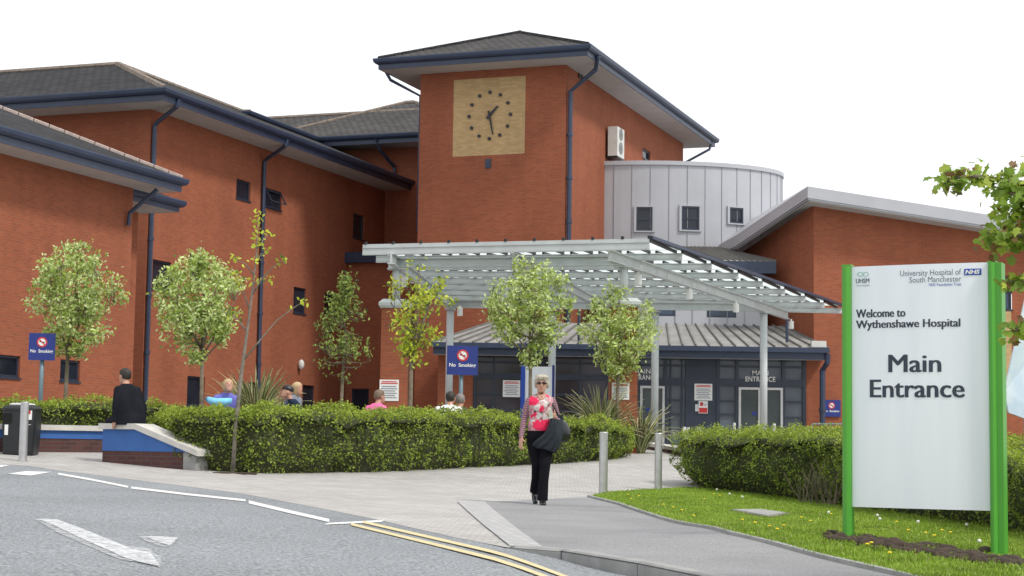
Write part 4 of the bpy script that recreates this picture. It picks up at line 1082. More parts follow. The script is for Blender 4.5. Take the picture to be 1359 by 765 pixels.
hedge('clipped hedge behind the blue banded wall and the litter bin', [hq(-60, 528, Y2 - 1.4), hq(30, 530, Y2 - 1.3), hq(100, 532, Y2 - 1.2), hq(170, 535, Y2 - 1.2), hq(245, 539, Y2 - 1.2)], 1.0, dens=1050, leaf=.06)
hedge('clipped hedge beside the lawn, running behind the green framed welcome sign', [hp(893, 640, 575), hp(915, 648, 571), hp(1000, 658, 571), hp(1060, 666, 572), hp(1117, 673.5, 574), hp(1200, 686, 581), hp(1290, 700, 591), hp(1359, 713, 601), hp(1500, 738, 620)], 1.4, dens=1500, leaf=.045)
# bare stems showing at the foot of the lawn hedge
m = MB(); r_ = random.Random(5)
for i in range(26):
    px = r_.uniform(1062, 1112); g = G(px, 668 + (px - 1062) * .12); b_ = Vector((g.x, g.y + .18, g.z)); tp = b_ + Vector((r_.uniform(-.28, .28), r_.uniform(-.22, .1), r_.uniform(.4, .7))); md = b_.lerp(tp, .5) + Vector((r_.uniform(-.05, .05), 0, 0)); m.tube([b_, md, tp], [.012, .009, .004], 5)
st_ = m.build('bare_stems', BARK, bpy.data.objects['hedge.002'])

def tree(label, px, Y, crown, trunk_px, nl=8, ntip=260, tuft=7, leaf=.065, mats=None, mw=(.5, .35, .15), group=None, shape=None, pz=None, lw=.55, bark=BARK, cone=False, seed=1, tr=.043, up=.5, tiny=1.0, lift=0.0, name='tree', base_py=None):
    rd = random.Random(seed); x0, y0, x1, y1 = crown
    cen = at((x0 + x1) / 2, (y0 + y1) / 2, Y); hw = (x1 - x0) / 2 * Y / FPX; hh = (y1 - y0) / 2 * Y / FPX; hd = hw * .92
    if base_py: g = G(px, base_py); base = Vector((g.x, g.y, g.z))
    else: b_ = at(px, 560, Y); base = Vector((b_.x, b_.y, T(b_.x, b_.y)))
    t = thing(name, base, label, 'tree', group)
    fork = at(trunk_px[0], trunk_px[1], Y)
    mb = MB(); 
    mids = [base, base.lerp(fork, .5) + Vector((rd.uniform(-.03, .03), 0, 0)), fork]
    mb.tube([base - Vector((0, 0, .1))] + mids[1:], [tr * 1.25, tr * 1.0, tr * .85], 10)
    limbs = []
    top = Vector((cen.x + rd.uniform(-.1, .1), cen.y, cen.z + hh * .9))
    leadpts = [fork, fork.lerp(top, .35) + Vector((rd.uniform(-.06, .06), rd.uniform(-.06, .06), 0)), fork.lerp(top, .7) + Vector((rd.uniform(-.06, .06), 0, 0)), top]
    mb.tube(leadpts, [tr * .8, tr * .55, tr * .35, tr * .12], 7); limbs.append(leadpts)
    for i in range(nl):
        a = 2 * math.pi * (i + rd.uniform(-.3, .3)) / nl * 1.0 + seed; f = rd.uniform(0, .45 if not cone else .8)
        s0 = fork.lerp(top, f) ; hfrac = rd.uniform(-.35, .65) if not cone else (-.8 + 1.5 * f)
        wid = (1 - max(0, hfrac) ** 2) ** .5 if not cone else (1 - f) * .95 + .1
        e = Vector((cen.x + math.cos(a) * hw * .85 * wid, cen.y + math.sin(a) * hd * .85 * wid, cen.z + hh * hfrac))
        m1 = s0.lerp(e, .4) + Vector((0, 0, -hh * .06 * up)); m2 = s0.lerp(e, .75) + Vector((rd.uniform(-.05, .05), rd.uniform(-.05, .05), -hh * .03))
        pts = [s0, m1, m2, e]; limbs.append(pts); mb.tube(pts, [tr * .5, tr * .36, tr * .22, tr * .08], 6)
    LP = []
    for pts in limbs:
        for a_, b_ in zip(pts, pts[1:]):
            for k in range(6): LP.append(a_.lerp(b_, k / 6))
        LP.append(pts[-1])
    C, Nn, mi = [], [], []
    for i in range(ntip):
        for _ in range(40):
            d = Vector((rd.gauss(0, 1), rd.gauss(0, 1), rd.gauss(0, 1))).normalized() * rd.random() ** .38
            if cone: w_ = 1.08 - (d.z + 1) / 2 * .8; d.x *= w_; d.y *= w_
            elif d.z < 0: q = 1 + d.z * .35; d.x *= q; d.y *= q
            p = Vector((cen.x + d.x * hw, cen.y + d.y * hd, cen.z + d.z * hh))
            if mn.noise(p * 2.3 + Vector((seed * 7, 0, 0))) > -.12: break
        p += Vector((rd.gauss(0, .03), rd.gauss(0, .03), rd.gauss(0, .04)))
        q = min(LP, key=lambda s: (s - p).length_squared + (.3 if s.z > p.z + .05 else 0))
        md = q.lerp(p, .55) + Vector((0, 0, -.04)); mb.tube([q, md, p], [.007 * tiny, .005 * tiny, .003 * tiny], 4, cap=False)
        for j in range(tuft):
            f = 1 - abs(rd.gauss(0, .22)); c = q.lerp(p, max(.25, min(1.05, f))) + Vector((rd.gauss(0, .8), rd.gauss(0, .8), rd.gauss(.25, .7))) * leaf * .95
            C.append(tuple(c)); v = Vector((rd.gauss(0, 1), rd.gauss(0, 1), rd.gauss(0, .8) + .25)); Nn.append(tuple(v))
            u_ = rd.random(); mi.append(0 if u_ < mw[0] else (1 if u_ < mw[0] + mw[1] else 2))
    mb.build('trunk', bark, t, smooth=True)
    n = len(C); leaves('crown', mats, C, rng.uniform(.7, 1.25, n) * leaf, rng.uniform(.7, 1.2, n) * leaf * lw, np.array(Nn), mi, parent=t, shape=6 if leaf > .05 else 4, droop=np.array([0, 0, .5]) if up else None)
    return t
WB = [LM('silvery_leaf', (.70, .80, .38), trans=.45), LM('fresh_green_leaf', (.40, .52, .10), trans=.45), LM('dark_green_leaf', (.22, .30, .06))]  # third tone is a darker green, mixed in at random
YG = [LM('lime_leaf', (.56, .62, .06)), LM('yellow_green_leaf', (.40, .48, .05)), LM('mid_green_leaf', (.12, .18, .03))]
DG = [LM('soft_green_leaf', (.34, .44, .10)), LM('deep_green_leaf', (.20, .28, .06)), LM('olive_leaf', (.055, .085, .022))]
GT = 'pale leaved young trees along the hedge'
tree('round headed pale leaved tree at the far left, beside the blue No Smoking sign', 87, 35.0, (36, 322, 168, 482), (90, 470), mats=WB, group=GT, seed=3, ntip=420, tuft=14, leaf=.088)
tree('round headed pale leaved tree right of the navy downpipe, above the seated man', 267, 34.5, (197, 334, 327, 485), (268, 480), mats=WB, group=GT, seed=5, ntip=420, tuft=14, leaf=.088)
tree('pale leaved tree directly above the walking woman, before the canopy', 706, 37.5, (638, 342, 766, 485), (704, 478), mats=WB, group=GT, seed=8, ntip=400, tuft=13, leaf=.088, mw=(.42, .43, .15))
tree('pale leaved tree above the flax plant, between the woman and the entrance doors', 819, 39.6, (766, 378, 876, 512), (820, 500), mats=WB, group=GT, seed=11, ntip=330, tuft=13, leaf=.088, mw=(.42, .43, .15))
tree('slender conical darker green tree in front of the brick wing corner', 453, 41.0, (408, 352, 504, 508), (455, 495), mats=DG, cone=True, seed=13, ntip=215, nl=16, leaf=.095, tuft=8, mw=(.4, .4, .2))
tree('sparse yellow green sapling in front of the left brick pier', 544, 34.5, (503, 345, 600, 490), (546, 480), mats=YG, seed=17, ntip=110, nl=7, leaf=.10, tuft=11, mw=(.45, .4, .15))
# bare leaning sapling in front of the hedge
g = G(309, 628); Yt = g.y
t = thing('sapling', g, 'thin almost bare sapling leaning in front of the hedge near the wall end', 'tree')
tp = [(309, 629), (313, 560), (320, 500), (326, 455), (334, 395), (340, 340), (343, 283)]
P3 = [at(x, y, Yt) for x, y in tp]; P3[0] = g - Vector((0, 0, .05)); m = MB(); m.tube(P3, [.038, .034, .030, .025, .018, .012, .005], 9)
brs = [[(322, 480), (345, 452), (368, 425), (388, 410), (400, 402)], [(334, 392), (350, 368), (362, 355), (376, 346)], [(328, 440), (316, 425), (306, 418)], [(337, 365), (325, 350), (312, 345)], [(341, 330), (350, 318), (356, 312)], [(331, 410), (322, 385), (318, 372)], [(339, 350), (345, 340), (352, 335)], [(336, 378), (345, 372), (356, 372)]]
C, Nn, mi = [], [], []
rd = random.Random(9)
for b in brs:
    dy = rd.uniform(-.35, .35); pts = [at(x, y, Yt + dy * i / len(b)) for i, (x, y) in enumerate(b)]
    m.tube(pts, [.016 - .012 * i / (len(b) - 1) for i in range(len(b))], 6)
    for q in pts[-2:]:
        for _ in range(11 if q is pts[-1] else 2): C.append(tuple(q + Vector((rd.gauss(0, .06), rd.gauss(0, .06), rd.gauss(0.02, .04))))); Nn.append((rd.gauss(0, 1), rd.gauss(0, 1), rd.gauss(.5, 1))); mi.append(rd.choice((0, 0, 1, 2)))
for y in (283, 290, 297, 308, 318, 326, 345, 372):
    q = at(343 - (y - 283) * .07, y, Yt)
    for _ in range(7): C.append(tuple(q + Vector((rd.gauss(0, .06), rd.gauss(0, .05), rd.gauss(0, .035))))); Nn.append((rd.gauss(0, 1), rd.gauss(0, 1), rd.gauss(.5, 1))); mi.append(rd.choice((0, 0, 1)))
m.build('trunk', BARKL, t, smooth=True); n = len(C)
leaves('crown', YG, C, rng.uniform(.06, .11, n), rng.uniform(.035, .06, n), np.array(Nn), mi, parent=t, shape=6)
m = MB(); q = G(309, 629)
for i in range(26): a = rd.uniform(0, 6.28); r = rd.uniform(.02, .3); m.ball((q.x + r * math.cos(a) * 1.6, q.y + .05 + r * math.sin(a) * .7, T(q.x, q.y) + .005), (rd.uniform(.04, .09), rd.uniform(.04, .08), .02), 7)
o = m.build('tree_pit_soil', SOIL, base=q); o['kind'] = 'stuff'

# overhanging tree at the right edge (trunk outside the frame)
MP = [LM('maple_green', (.28, .42, .06), trans=.55), LM('maple_lime', (.46, .56, .08), trans=.5), LM('maple_bronze', (.26, .15, .06), trans=.4)]
Yb = 9.6; tb = at(1500, 600, Yb + .6); tb = Vector((tb.x, tb.y, T(tb.x, tb.y)))
t = thing('maple_tree', tb, 'leafy maple branches reaching in from the top right edge of the picture', 'tree')
m = MB(); trk = [tb - Vector((0, 0, .1)), tb + Vector((-.03, 0, 1.0)), tb + Vector((.02, -.05, 2.0)), tb + Vector((0, 0, 3.0))]; m.tube(trk, [.10, .085, .07, .03], 12)
C, Nn, mi = [], [], []
def branch(pts, n, spread, Y=Yb, dens=1.0):
    P4 = [tb + Vector((0, 0, pts[0]))] if isinstance(pts[0], (int, float)) else []
    pl_ = pts[1:] if P4 else pts
    P4 += [at(x, y, Y + rd.uniform(-.12, .12)) for x, y in pl_]
    m.tube(P4, [.022 * (1 - i / len(P4)) + .003 for i in range(len(P4))], 6)
    vis = P4[1:] if len(P4) > 2 else P4
    segs = list(zip(vis, vis[1:]))
    for _ in range(n):
        a_, b_ = rd.choice(segs); q = a_.lerp(b_, rd.random()) + Vector((rd.gauss(0, spread), rd.gauss(0, spread * 1.3), rd.gauss(-.01, spread))); C.append(tuple(q))
        Nn.append((rd.gauss(0, .6), rd.gauss(-.5, .6), rd.gauss(.7, .5))); mi.append(rd.choices((0, 1, 2), (.55, .33, .12))[0])
branch((1.9, (1420, 262), (1359, 244), (1320, 238), (1290, 234), (1268, 236), (1252, 244)), 170, .038)
branch((1.9, (1425, 285), (1372, 268), (1345, 258), (1325, 250)), 210, .062)
branch((1.7, (1420, 335), (1385, 318), (1350, 312), (1325, 312), (1315, 318)), 230, .05)
branch((1.6, (1420, 300), (1385, 285), (1365, 280), (1350, 275)), 150, .06)
branch((1.4, (1430, 395), (1385, 380), (1355, 374), (1333, 374)), 75, .028)
branch((1.2, (1430, 460), (1385, 440), (1355, 435), (1336, 445)), 80, .032)
branch((2.2, (1430, 230), (1390, 235), (1365, 240)), 70, .06)
branch((1.3, (1520, 420), (1560, 380), (1600, 330)), 120, .14); branch((2.4, (1500, 220), (1520, 160), (1560, 120)), 160, .16); branch((2.6, (1440, 200), (1430, 150), (1420, 110)), 0, .16)
m.build('trunk', BARK, t, smooth=True); n = len(C)
leaves('crown', MP, C, rng.uniform(.05, .085, n), rng.uniform(.045, .075, n), np.array(Nn), mi, parent=t, shape=7)

FX = [LM('flax_green', (.13, .17, .05), trans=.2), LM('flax_cream_edge', (.62, .60, .34), trans=.2), LM('flax_bronze', (.14, .10, .05), trans=.2)]
def flax(px, Y, n, L, spread, label, seed, base_dz=0.0, name='flax_plant'):
    rd = random.Random(seed); b = at(px, 560, Y); b = Vector((b.x, b.y, T(b.x, b.y) + base_dz)); m = MB()
    for i in range(n):
        a = rd.uniform(0, 2 * math.pi); ln = L * rd.uniform(.65, 1.1); lean = abs(rd.gauss(0, .38)) * spread + .08; dr = Vector((math.cos(a), math.sin(a), 0)); sd = Vector((-dr.y, dr.x, 0))
        p = b + dr * rd.uniform(0, .1); ang = lean * .5; pts = []; K = 8
        bend = rd.uniform(.05, .45) * spread * (2.2 if rd.random() < .25 else 1)
        for k in range(K + 1):
            w_ = .042 * (1 - (k / K) ** 2.2) + .002; pts.append((p.copy(), w_))
            ang += bend / K * (1 + 2.5 * k / K) + lean * .5 / K; p = p + (dr * math.sin(ang) + Vector((0, 0, math.cos(ang)))) * ln / K
        tw = rd.uniform(-.6, .6); sdv = (sd * math.cos(tw) + dr * math.sin(tw) * .5)
        style = rd.random(); mc_, me_ = (0, 1) if style < .6 else ((0, 0) if style < .75 else ((1, 1) if style < .85 else (2, 1)))
        for (p0, w0), (p1, w1) in zip(pts, pts[1:]):
            up_ = Vector((0, 0, .006))
            for (l0, l1, mt) in ((-1, -.72, me_), (-.72, .72, mc_), (.72, 1, me_)):
                e0 = up_ * (1 if abs(l0) > .9 else 0); e1 = up_ * (1 if abs(l1) > .9 else 0)
                m.poly([p0 + sdv * w0 * l0 + e0, p0 + sdv * w0 * l1 + e1, p1 + sdv * w1 * l1 + e1, p1 + sdv * w1 * l0 + e0], mt)
    o = m.build(name, FX, base=b); tag(o, label, 'plant'); return o
flax(340, 36.3, 210, 1.5, .95, 'spiky flax clump behind the hedge beside the bare sapling', 2, .15)
flax(375, 34.2, 60, 1.0, 1.2, 'smaller spiky flax clump just left of the couple', 12, .1)
flax(797, 39.6, 170, 1.5, 1.25, 'large cream edged flax plant behind the hedge, right of the woman', 4, .1)
flax(850, 40.3, 70, 1.35, 1.5, 'drooping variegated flax plant at the right end of the long hedge', 6, .0)
flax(1352, 22.0, 110, .95, 1.3, 'spiky flax plant behind the green sign at the right edge', 8, .2)

# grass, dandelions, soil
GM = [LM('grass_blade', (.20, .31, .025), trans=.3), LM('grass_blade_light', (.30, .42, .05), trans=.3), LM('grass_blade_dry', (.33, .30, .11), trans=.3)]
def inside(x, y, poly):
    c = False; j = len(poly) - 1
    for i in range(len(poly)):
        (xi, yi), (xj, yj) = poly[i], poly[j]
        if (yi > y) != (yj > y) and x < (xj - xi) * (y - yi) / (yj - yi) + xi: c = not c
        j = i
    return c
lp_ = [(p[0], p[1]) for p in lawn]
C, Nn, mi, SZ = [], [], [], []
rd = random.Random(21); cnt = 0
while cnt < 115000:
    y = 10.2 + (31 - 10.2) * rd.random() ** 1.7; x = rd.uniform(.6, min(13, y * .34 + .6))
    if not inside(x, y, lp_): continue
    h = rd.uniform(.012, .036) * (1 + .3 * mn.noise(Vector((x, y, 0)) * 1.5)); cnt += 1
    a = rd.uniform(0, 6.28); C.append((x, y, T(x, y) + .016 + h * .45)); SZ.append(h * 1.2)
    Nn.append((math.cos(a), math.sin(a), rd.gauss(.35, .3))); u_ = rd.random(); pn_ = mn.noise(Vector((x, y, 3)) * .9)
    mi.append(2 if u_ < .035 + max(0, -pn_ - .25) * .5 else (1 if u_ < .45 + pn_ * .4 else 0))
SZ = np.array(SZ)
go = leaves('grass', GM, C, SZ, SZ * .26, np.array(Nn), mi, base=(4, 15, -.8), droop=np.array([0, 0, 2.5])); tag(go, kind='stuff')
YEL = var_mat('dandelion_yellow', (.80, .60, .03), .8, .1, 5); PUF = var_mat('seed_head_white', (.7, .7, .66), .9, .1, 5)
def flower(white):
    m = MB(); m.tube([(0, 0, 0), (.004, 0, .035)], .0025, 5, mi=1); m.ball((.004, 0, .042), (.017, .017, .008) if not white else (.019, .019, .018), 9, mi=0); return m
proto = {}
dn = [(880, 676), (893, 680), (905, 684), (921, 692), (935, 668), (947, 661), (955, 663), (985, 698), (1002, 703), (1022, 708), (1032, 712), (1040, 707), (1063, 694), (1075, 699), (1151, 733), (1157, 731), (1166, 676), (1190, 700), (1205, 712), (1228, 716), (1250, 712), (1262, 715), (838, 668), (848, 664), (833, 662), (1180, 745), (1103, 689), (1240, 720)]
wh = [(951, 655), (985, 665), (1100, 687), (1165, 691), (1168, 696), (1283, 704), (1218, 700), (968, 661), (1300, 728)]
for lst, wt in ((dn, 0), (wh, 1)):
    for i, (px, py) in enumerate(lst):
        g = G(px, py)
        if wt not in proto: o = flower(wt).build('dandelion' if not wt else 'dandelion_clock', [PUF if wt else YEL, GM[0]], base=(0, 0, 0)); proto[wt] = o
        else: o = proto[wt].copy(); sc.collection.objects.link(o)
        o.location = (g.x, g.y, g.z + .02); o.rotation_euler[2] = i; tag(o, 'small white dandelion seed head in the lawn' if wt else 'small yellow dandelion flower in the lawn', 'flower', 'white dandelion seed heads' if wt else 'yellow dandelion flowers')

# ------------------------------------------------------------------ walls, bin, bollards
a_, b_ = G(135, 613.5), G(262, 625.5)
PWl = Plane(a_.x, a_.y, (b_.x - a_.x, b_.y - a_.y)); Lw = (Vector((b_.x, b_.y)) - Vector((a_.x, a_.y))).length
t = thing('seating_wall', a_, 'low wall end with blue band, brick base and pale coping that slopes to the ground', 'wall')
zc0 = PWl.hit(150, 570)[1]; k1_, zc1 = PWl.hit(262, 606); kS = PWl.hit(181, 570)[0]
zbl = PWl.hit(150, 598.5)[1]; kE = PWl.hit(242, 600)[0]
def slope_z(k): return zc0 if k <= kS else zc0 + (zc1 - zc0) * (k - kS) / (Lw - kS)
TH = .34
kx_ = kS + (Lw - kS) * (zc0 - zbl) / (zc0 - zc1)
m = MB(); m.prism([PWl.P(0, zbl, 0), PWl.P(kx_, zbl, 0), PWl.P(kS, zc0, 0), PWl.P(0, zc0, 0)], PWl.n.to_3d() * -TH); m.build('blue_band', BANDB, t)
m = MB(); zf = a_.z - .1
m.prism([PWl.P(0, zf, -.01), PWl.P(kE, zf, -.01), PWl.P(kE, min(zbl, slope_z(kE)) - .01, -.01), PWl.P(min(kx_, kE), zbl - .002, -.01), PWl.P(0, zbl - .002, -.01)], PWl.n.to_3d() * -(TH - .02)); m.build('brick_base', PBRICK, t)
m = MB(); m.prism([PWl.P(kE + .004, zf, -.02), PWl.P(Lw - .06, zf, -.02), PWl.P(Lw - .06, zc1 - .01, -.02), PWl.P(kE + .004, slope_z(kE + .004) - .02, -.02)], PWl.n.to_3d() * -(TH - .04)); m.build('end_block', CONC, t)
m = MB(); ct = .10
m.prism([PWl.P(-.05, zc0 + .003, .06), PWl.P(kS, zc0 + .003, .06), PWl.P(kS, zc0 + ct, .06), PWl.P(-.05, zc0 + ct, .06)], PWl.n.to_3d() * -(TH + .12))
m.prism([PWl.P(kS + .003, zc0 + .003, .06), PWl.P(Lw + .03, zc1 + .003, .06), PWl.P(Lw + .03, zc1 + ct, .06), PWl.P(kS + .003, zc0 + ct, .06)], PWl.n.to_3d() * -(TH + .12)); m.build('coping', STONE, t)
TOPZ = zc0 + ct
# long rear run of the same wall
def lowwall(label, c0, c1, ztop, th=.42, bands=True):
    pl = Plane(c0.x, c0.y, (c1.x - c0.x, c1.y - c0.y)); L = (Vector((c1.x, c1.y)) - Vector((c0.x, c0.y))).length
    t = thing('seating_wall', c0, label, 'wall'); zf = min(c0.z, c1.z) - .1; n3 = pl.n.to_3d() * -th
    h = ztop - max(c0.z, c1.z)
    m = MB(); m.prism([pl.P(0, zf, -.01), pl.P(L, zf, -.01), pl.P(L, ztop - .10 - h * .30, -.01), pl.P(0, ztop - .10 - h * .30, -.01)], n3 * .95); m.build('brick_base', PBRICK, t)
    m = MB(); m.prism([pl.P(0, ztop - .099 - h * .30, 0), pl.P(L, ztop - .099 - h * .30, 0), pl.P(L, ztop - .10, 0), pl.P(0, ztop - .10, 0)], n3); m.build('blue_band', BANDB, t)
    n = max(1, int(L / 1.5)); m = MB()
    for i in range(n): m.prism([pl.P(L * i / n + .004, ztop - .097, .05), pl.P(L * (i + 1) / n - .004, ztop - .097, .05), pl.P(L * (i + 1) / n - .004, ztop, .05), pl.P(L * i / n + .004, ztop, .05)], n3 * 1.2)
    m.build('coping', STONE, t); return t
c0, c1 = G(-60, 600), G(146, 601); lowwall('long low wall with a blue band and pale coping behind the litter bin', c0, c1, at(70, 564, (c0.y + c1.y) / 2).z)
c0 = Vector((PWl.P(0, 0, -TH).x + .05, PWl.P(0, 0, -TH).y + .05, T(a_.x, a_.y))); c1 = G(134, 601) + Vector((.05, 0, 0))
def bench(label, x0, x1, Y, ztop):
    p, q = at(x0, 560, Y), at(x1, 560, Y); p.z, q.z = T(p.x, p.y), T(q.x, q.y); lowwall(label, p, q, ztop)
# litter bin
g = G(40, 601); g = Vector((g.x, g.y - .6, 0)); g.z = T(g.x, g.y)
t = thing('litter_bin', g, 'black round shouldered litter bin with a pale lid and a small white notice', 'bin')
zt_ = at(40, 536, g.y).z; hb = zt_ - g.z; rw = 22.5 * g.y / FPX
def rr(w_, d_, z, n=24, e=.32):
    out = []
    for i in range(n):
        a = 2 * math.pi * i / n; c, s = math.cos(a), math.sin(a); out.append((g.x + w_ * math.copysign(abs(c) ** e, c), g.y + d_ * math.copysign(abs(s) ** e, s), z))
    return out
def stack(secs, name, mat, parent):
    m = MB(); n = len(secs[0]); vs = [p for s in secs for p in s]; fs = []
    for i in range(len(secs) - 1):
        for k in range(n): fs.append((i * n + k, i * n + (k + 1) % n, (i + 1) * n + (k + 1) % n, (i + 1) * n + k))
    fs.append(tuple(range(n - 1, -1, -1))); fs.append(tuple((len(secs) - 1) * n + k for k in range(n))); m.mesh(vs, fs); return m.build(name, mat, parent)
stack([rr(rw * .9, rw * .8, g.z), rr(rw * .92, rw * .82, g.z + hb * .06), rr(rw * .92, rw * .82, g.z + hb * .08), rr(rw, rw * .85, g.z + hb * .5), rr(rw, rw * .85, g.z + hb * .86)], 'body', BLACK, t)
stack([rr(rw * 1.03, rw * .9, g.z + hb * .862), rr(rw * 1.03, rw * .9, g.z + hb * .9), rr(rw * .9, rw * .8, g.z + hb * .95), rr(rw * .62, rw * .6, g.z + hb * .975)], 'hood', BLACK, t)
stack([rr(rw * .68, rw * .62, g.z + hb * .976), rr(rw * .6, rw * .55, g.z + hb * 1.0), rr(rw * .3, rw * .3, g.z + hb * 1.01)], 'lid', DWHITE, t)
m = MB(); m.obox((g.x + rw * .38, g.y - rw * .86, g.z + hb * .68), (rw * .42, 0, 0), (0, .01, 0), (0, 0, hb * .22)); m.build('label', WHITE, t)
m = MB(); m.obox((g.x + rw * .46, g.y - rw * .87, g.z + hb * .79), (rw * .26, 0, 0), (0, .005, 0), (0, 0, hb * .07)); m.build('label_mark', RED, t)
m = MB(); m.obox((g.x + rw * .42, g.y - rw * .862, g.z + hb * .58), (rw * .34, 0, 0), (0, .01, 0), (0, 0, hb * .012)); m.build('slot', DWHITE, t)
m = MB(); m.obox((g.x - rw * .9, g.y - rw * .865, g.z + hb * .6), (rw * .55, 0, 0), (0, .01, 0), (0, 0, hb * .2)); m.build('opening', var_mat('bin_dark', (.004, .004, .004), .9), t)
m = MB(); m.obox((g.x - rw * .75, g.y - rw * .88, g.z + hb * .38), (rw * .2, 0, 0), (0, .01, 0), (0, 0, hb * .2)); m.build('side_label', WHITE, t)
# bollards
def bollard(px, ptop, pbase, dia, label, Y=None, grp='tall brushed steel bollards'):
    g = G(px, pbase) if Y is None else at(px, 600, Y); 
    if Y is not None: g.z = T(g.x, g.y)
    zt = at(px, ptop, g.y).z; r = dia / 2; m = MB(); m.cur = 0
    m.tube([g - Vector((0, 0, .05)), (g.x, g.y, zt - .012), (g.x, g.y, zt)], [r, r, r * .86], 24)
    m.tube([(g.x, g.y, g.z), (g.x, g.y, g.z + .012)], r * 1.35, 20)
    o = m.build('bollard', STEEL if Y is None else DWHITE, base=g, smooth=False); tag(o, label, 'bollard', grp); return o
bollard(30, 533.5, 612.5, .135, 'steel bollard standing in front of the litter bin')
bollard(800.5, 573.5, 655.5, .135, 'steel bollard at the lawn tip, nearest to the woman')
bollard(873.5, 575, 650.5, .125, 'steel bollard beside the lawn, left of the right hand hedge')
gs = 'short white posts before the entrance doors'
for px, pt, d, lb in ((908, 567, .09, 'left post of the close pair behind the hedge end'), (913, 567.5, .09, 'right post of the close pair behind the hedge end'), (928, 567.5, .09, 'white post just right of the close pair of posts'),
    (974.5, 561.5, .07, 'white post before the left leaf of the entrance doors'), (1027.5, 562.5, .08, 'white post in front of the entrance door, right of the canopy column'), (1072.5, 565.5, .08, 'white post before the brick strip right of the doors'), (1105, 568, .07, 'white post below the wall mounted No Smoking sign')):
    bollard(px, pt, 0, d, lb, Y=46.0, grp=gs)
a_ = at(1078, 563, 56.5); b_ = at(1125, 563, 56.5); m = MB()
for dz in (0, -.35): m.tube([a_ + Vector((0, 0, dz)), b_ + Vector((0, 0, dz))], .025, 8)
for f in (0, .5, 1): q = a_.lerp(b_, f); m.tube([(q.x, q.y, T(q.x, q.y)), q], .025, 8)
o = m.build('handrail', GALV, base=a_); tag(o, 'thin grey handrail along the wall below the wall mounted No Smoking sign', 'handrail')
# planting bed edge at the right end of the long hedge
p, q = G(838, 594), G(906, 607); pl = Plane(p.x, p.y, (q.x - p.x, q.y - p.y)); m = MB(); L = (Vector((q.x, q.y)) - Vector((p.x, p.y))).length
n3 = pl.n.to_3d() * -.3
t = thing('planter_edge', p, 'low pale kerb wall of the planting bed beyond the long hedge end', 'wall')
m.prism([pl.P(-2, p.z - .1), pl.P(L, q.z - .1), pl.P(L, q.z + .12), pl.P(-2, p.z + .14)], n3); m.build('base', PBRICK, t)
m = MB(); m.prism([pl.P(-2.03, p.z + .141, .03), pl.P(L + .03, q.z + .121, .03), pl.P(L + .03, q.z + .2, .03), pl.P(-2.03, p.z + .22, .03)], n3 * 1.2); m.build('coping', STONE, t)
# inspection cover in the lawn
q = [G(968, 680), G(1010, 679.5), G(1048, 685), G(1020, 689.5)]
m = MB(); m.prism([(p.x, p.y, p.z + .035) for p in q], (0, 0, -.08)); o = m.build('inspection_cover', EARTH, base=q[0]); tag(o, 'flat weathered concrete inspection cover set in the lawn', 'cover')
q2 = [p.lerp(q[0].lerp(q[2], .5), .12) for p in q]; m = MB(); m.prism([(p.x, p.y, p.z + .042) for p in q2], (0, 0, -.02)); WL[o.name] = Vector(o.location); m.build('lid', CONC, o)

# ------------------------------------------------------------------ welcome sign
sl_, sr_ = at(1127, 714, 14.25), at(1323, 746, 13.72)
sl_.z, sr_.z = T(sl_.x, sl_.y), T(sr_.x, sr_.y)
PS = Plane(sl_.x, sl_.y, (sr_.x - sl_.x, sr_.y - sl_.y))
t = thing('welcome_sign', sl_, 'large white Main Entrance hospital sign between two bright green posts', 'sign')
kA, z_ = PS.hit(1130.5, 500); kB2, _ = PS.hit(1313, 500); 
zTl, zTr = PS.hit(1131, 354.5)[1], PS.hit(1313, 348.5)[1]; zBl, zBr = PS.hit(1131, 671.5)[1], PS.hit(1313, 679.5)[1]
zT_, zB_ = (zTl + zTr) / 2, (zBl + zBr) / 2
def bow(k): f = (k - kA) / (kB2 - kA); return .03 * 4 * f * (1 - f)
m = MB(); NS = 28; fr_, bk = [], []
for i in range(NS + 1):
    k = kA + (kB2 - kA) * i / NS; fr_.append(k)
for k, k2 in zip(fr_, fr_[1:]):
    A, B = PS.P(k, zB_, bow(k)), PS.P(k2, zB_, bow(k2)); up = Vector((0, 0, zT_ - zB_)); dp = PS.n.to_3d() * -.03
    m.poly([A, B, B + up, A + up]); m.poly([B + dp, A + dp, A + dp + up, B + dp + up]); m.poly([A + up, B + up, B + up + dp, A + up + dp]); m.poly([B, A, A + dp, B + dp])
for k in (kA, kB2):
    A = PS.P(k, zB_, bow(k)); dp = PS.n.to_3d() * -.03; m.poly([A, A + dp, A + dp + up, A + up] if k == kA else [A + dp, A, A + up, A + dp + up])
panel = m.build('panel', SIGNW, t)
pdh = PS.hit(1119, 500)[0]; w1 = kA - pdh
def post(k0, k1, ztop, g, grooves):
    m = MB(); zb = g.z - .1; n = 5
    pts = []
    for i in range(n + 1): f = i / n; pts.append(PS.P(k0 + (k1 - k0) * f, 0, .03 + .03 * math.sin(math.pi * f)))
    back = [PS.P(k1, 0, -.07), PS.P(k0, 0, -.07)]
    ring = [Vector((p.x, p.y, zb)) for p in pts + back]; m.prism(ring, (0, 0, ztop - zb)); o = m.build('post', GREEN, t)
    m = MB(); m.prism([Vector((p.x, p.y, ztop + .001)) for p in [PS.P(k0 - .004, 0, .034), PS.P(k1 + .004, 0, .034), PS.P(k1 + .004, 0, -.075), PS.P(k0 - .004, 0, -.075)]], (0, 0, .012)); m.build('cap', GREEN, o); return o
zp = PS.hit(1123, 354)[1]
post(pdh, kA - .002, zp, sl_, 0)
kp1 = PS.hit(1323.5, 500)[0]; kp2 = PS.hit(1331.5, 500)[0]
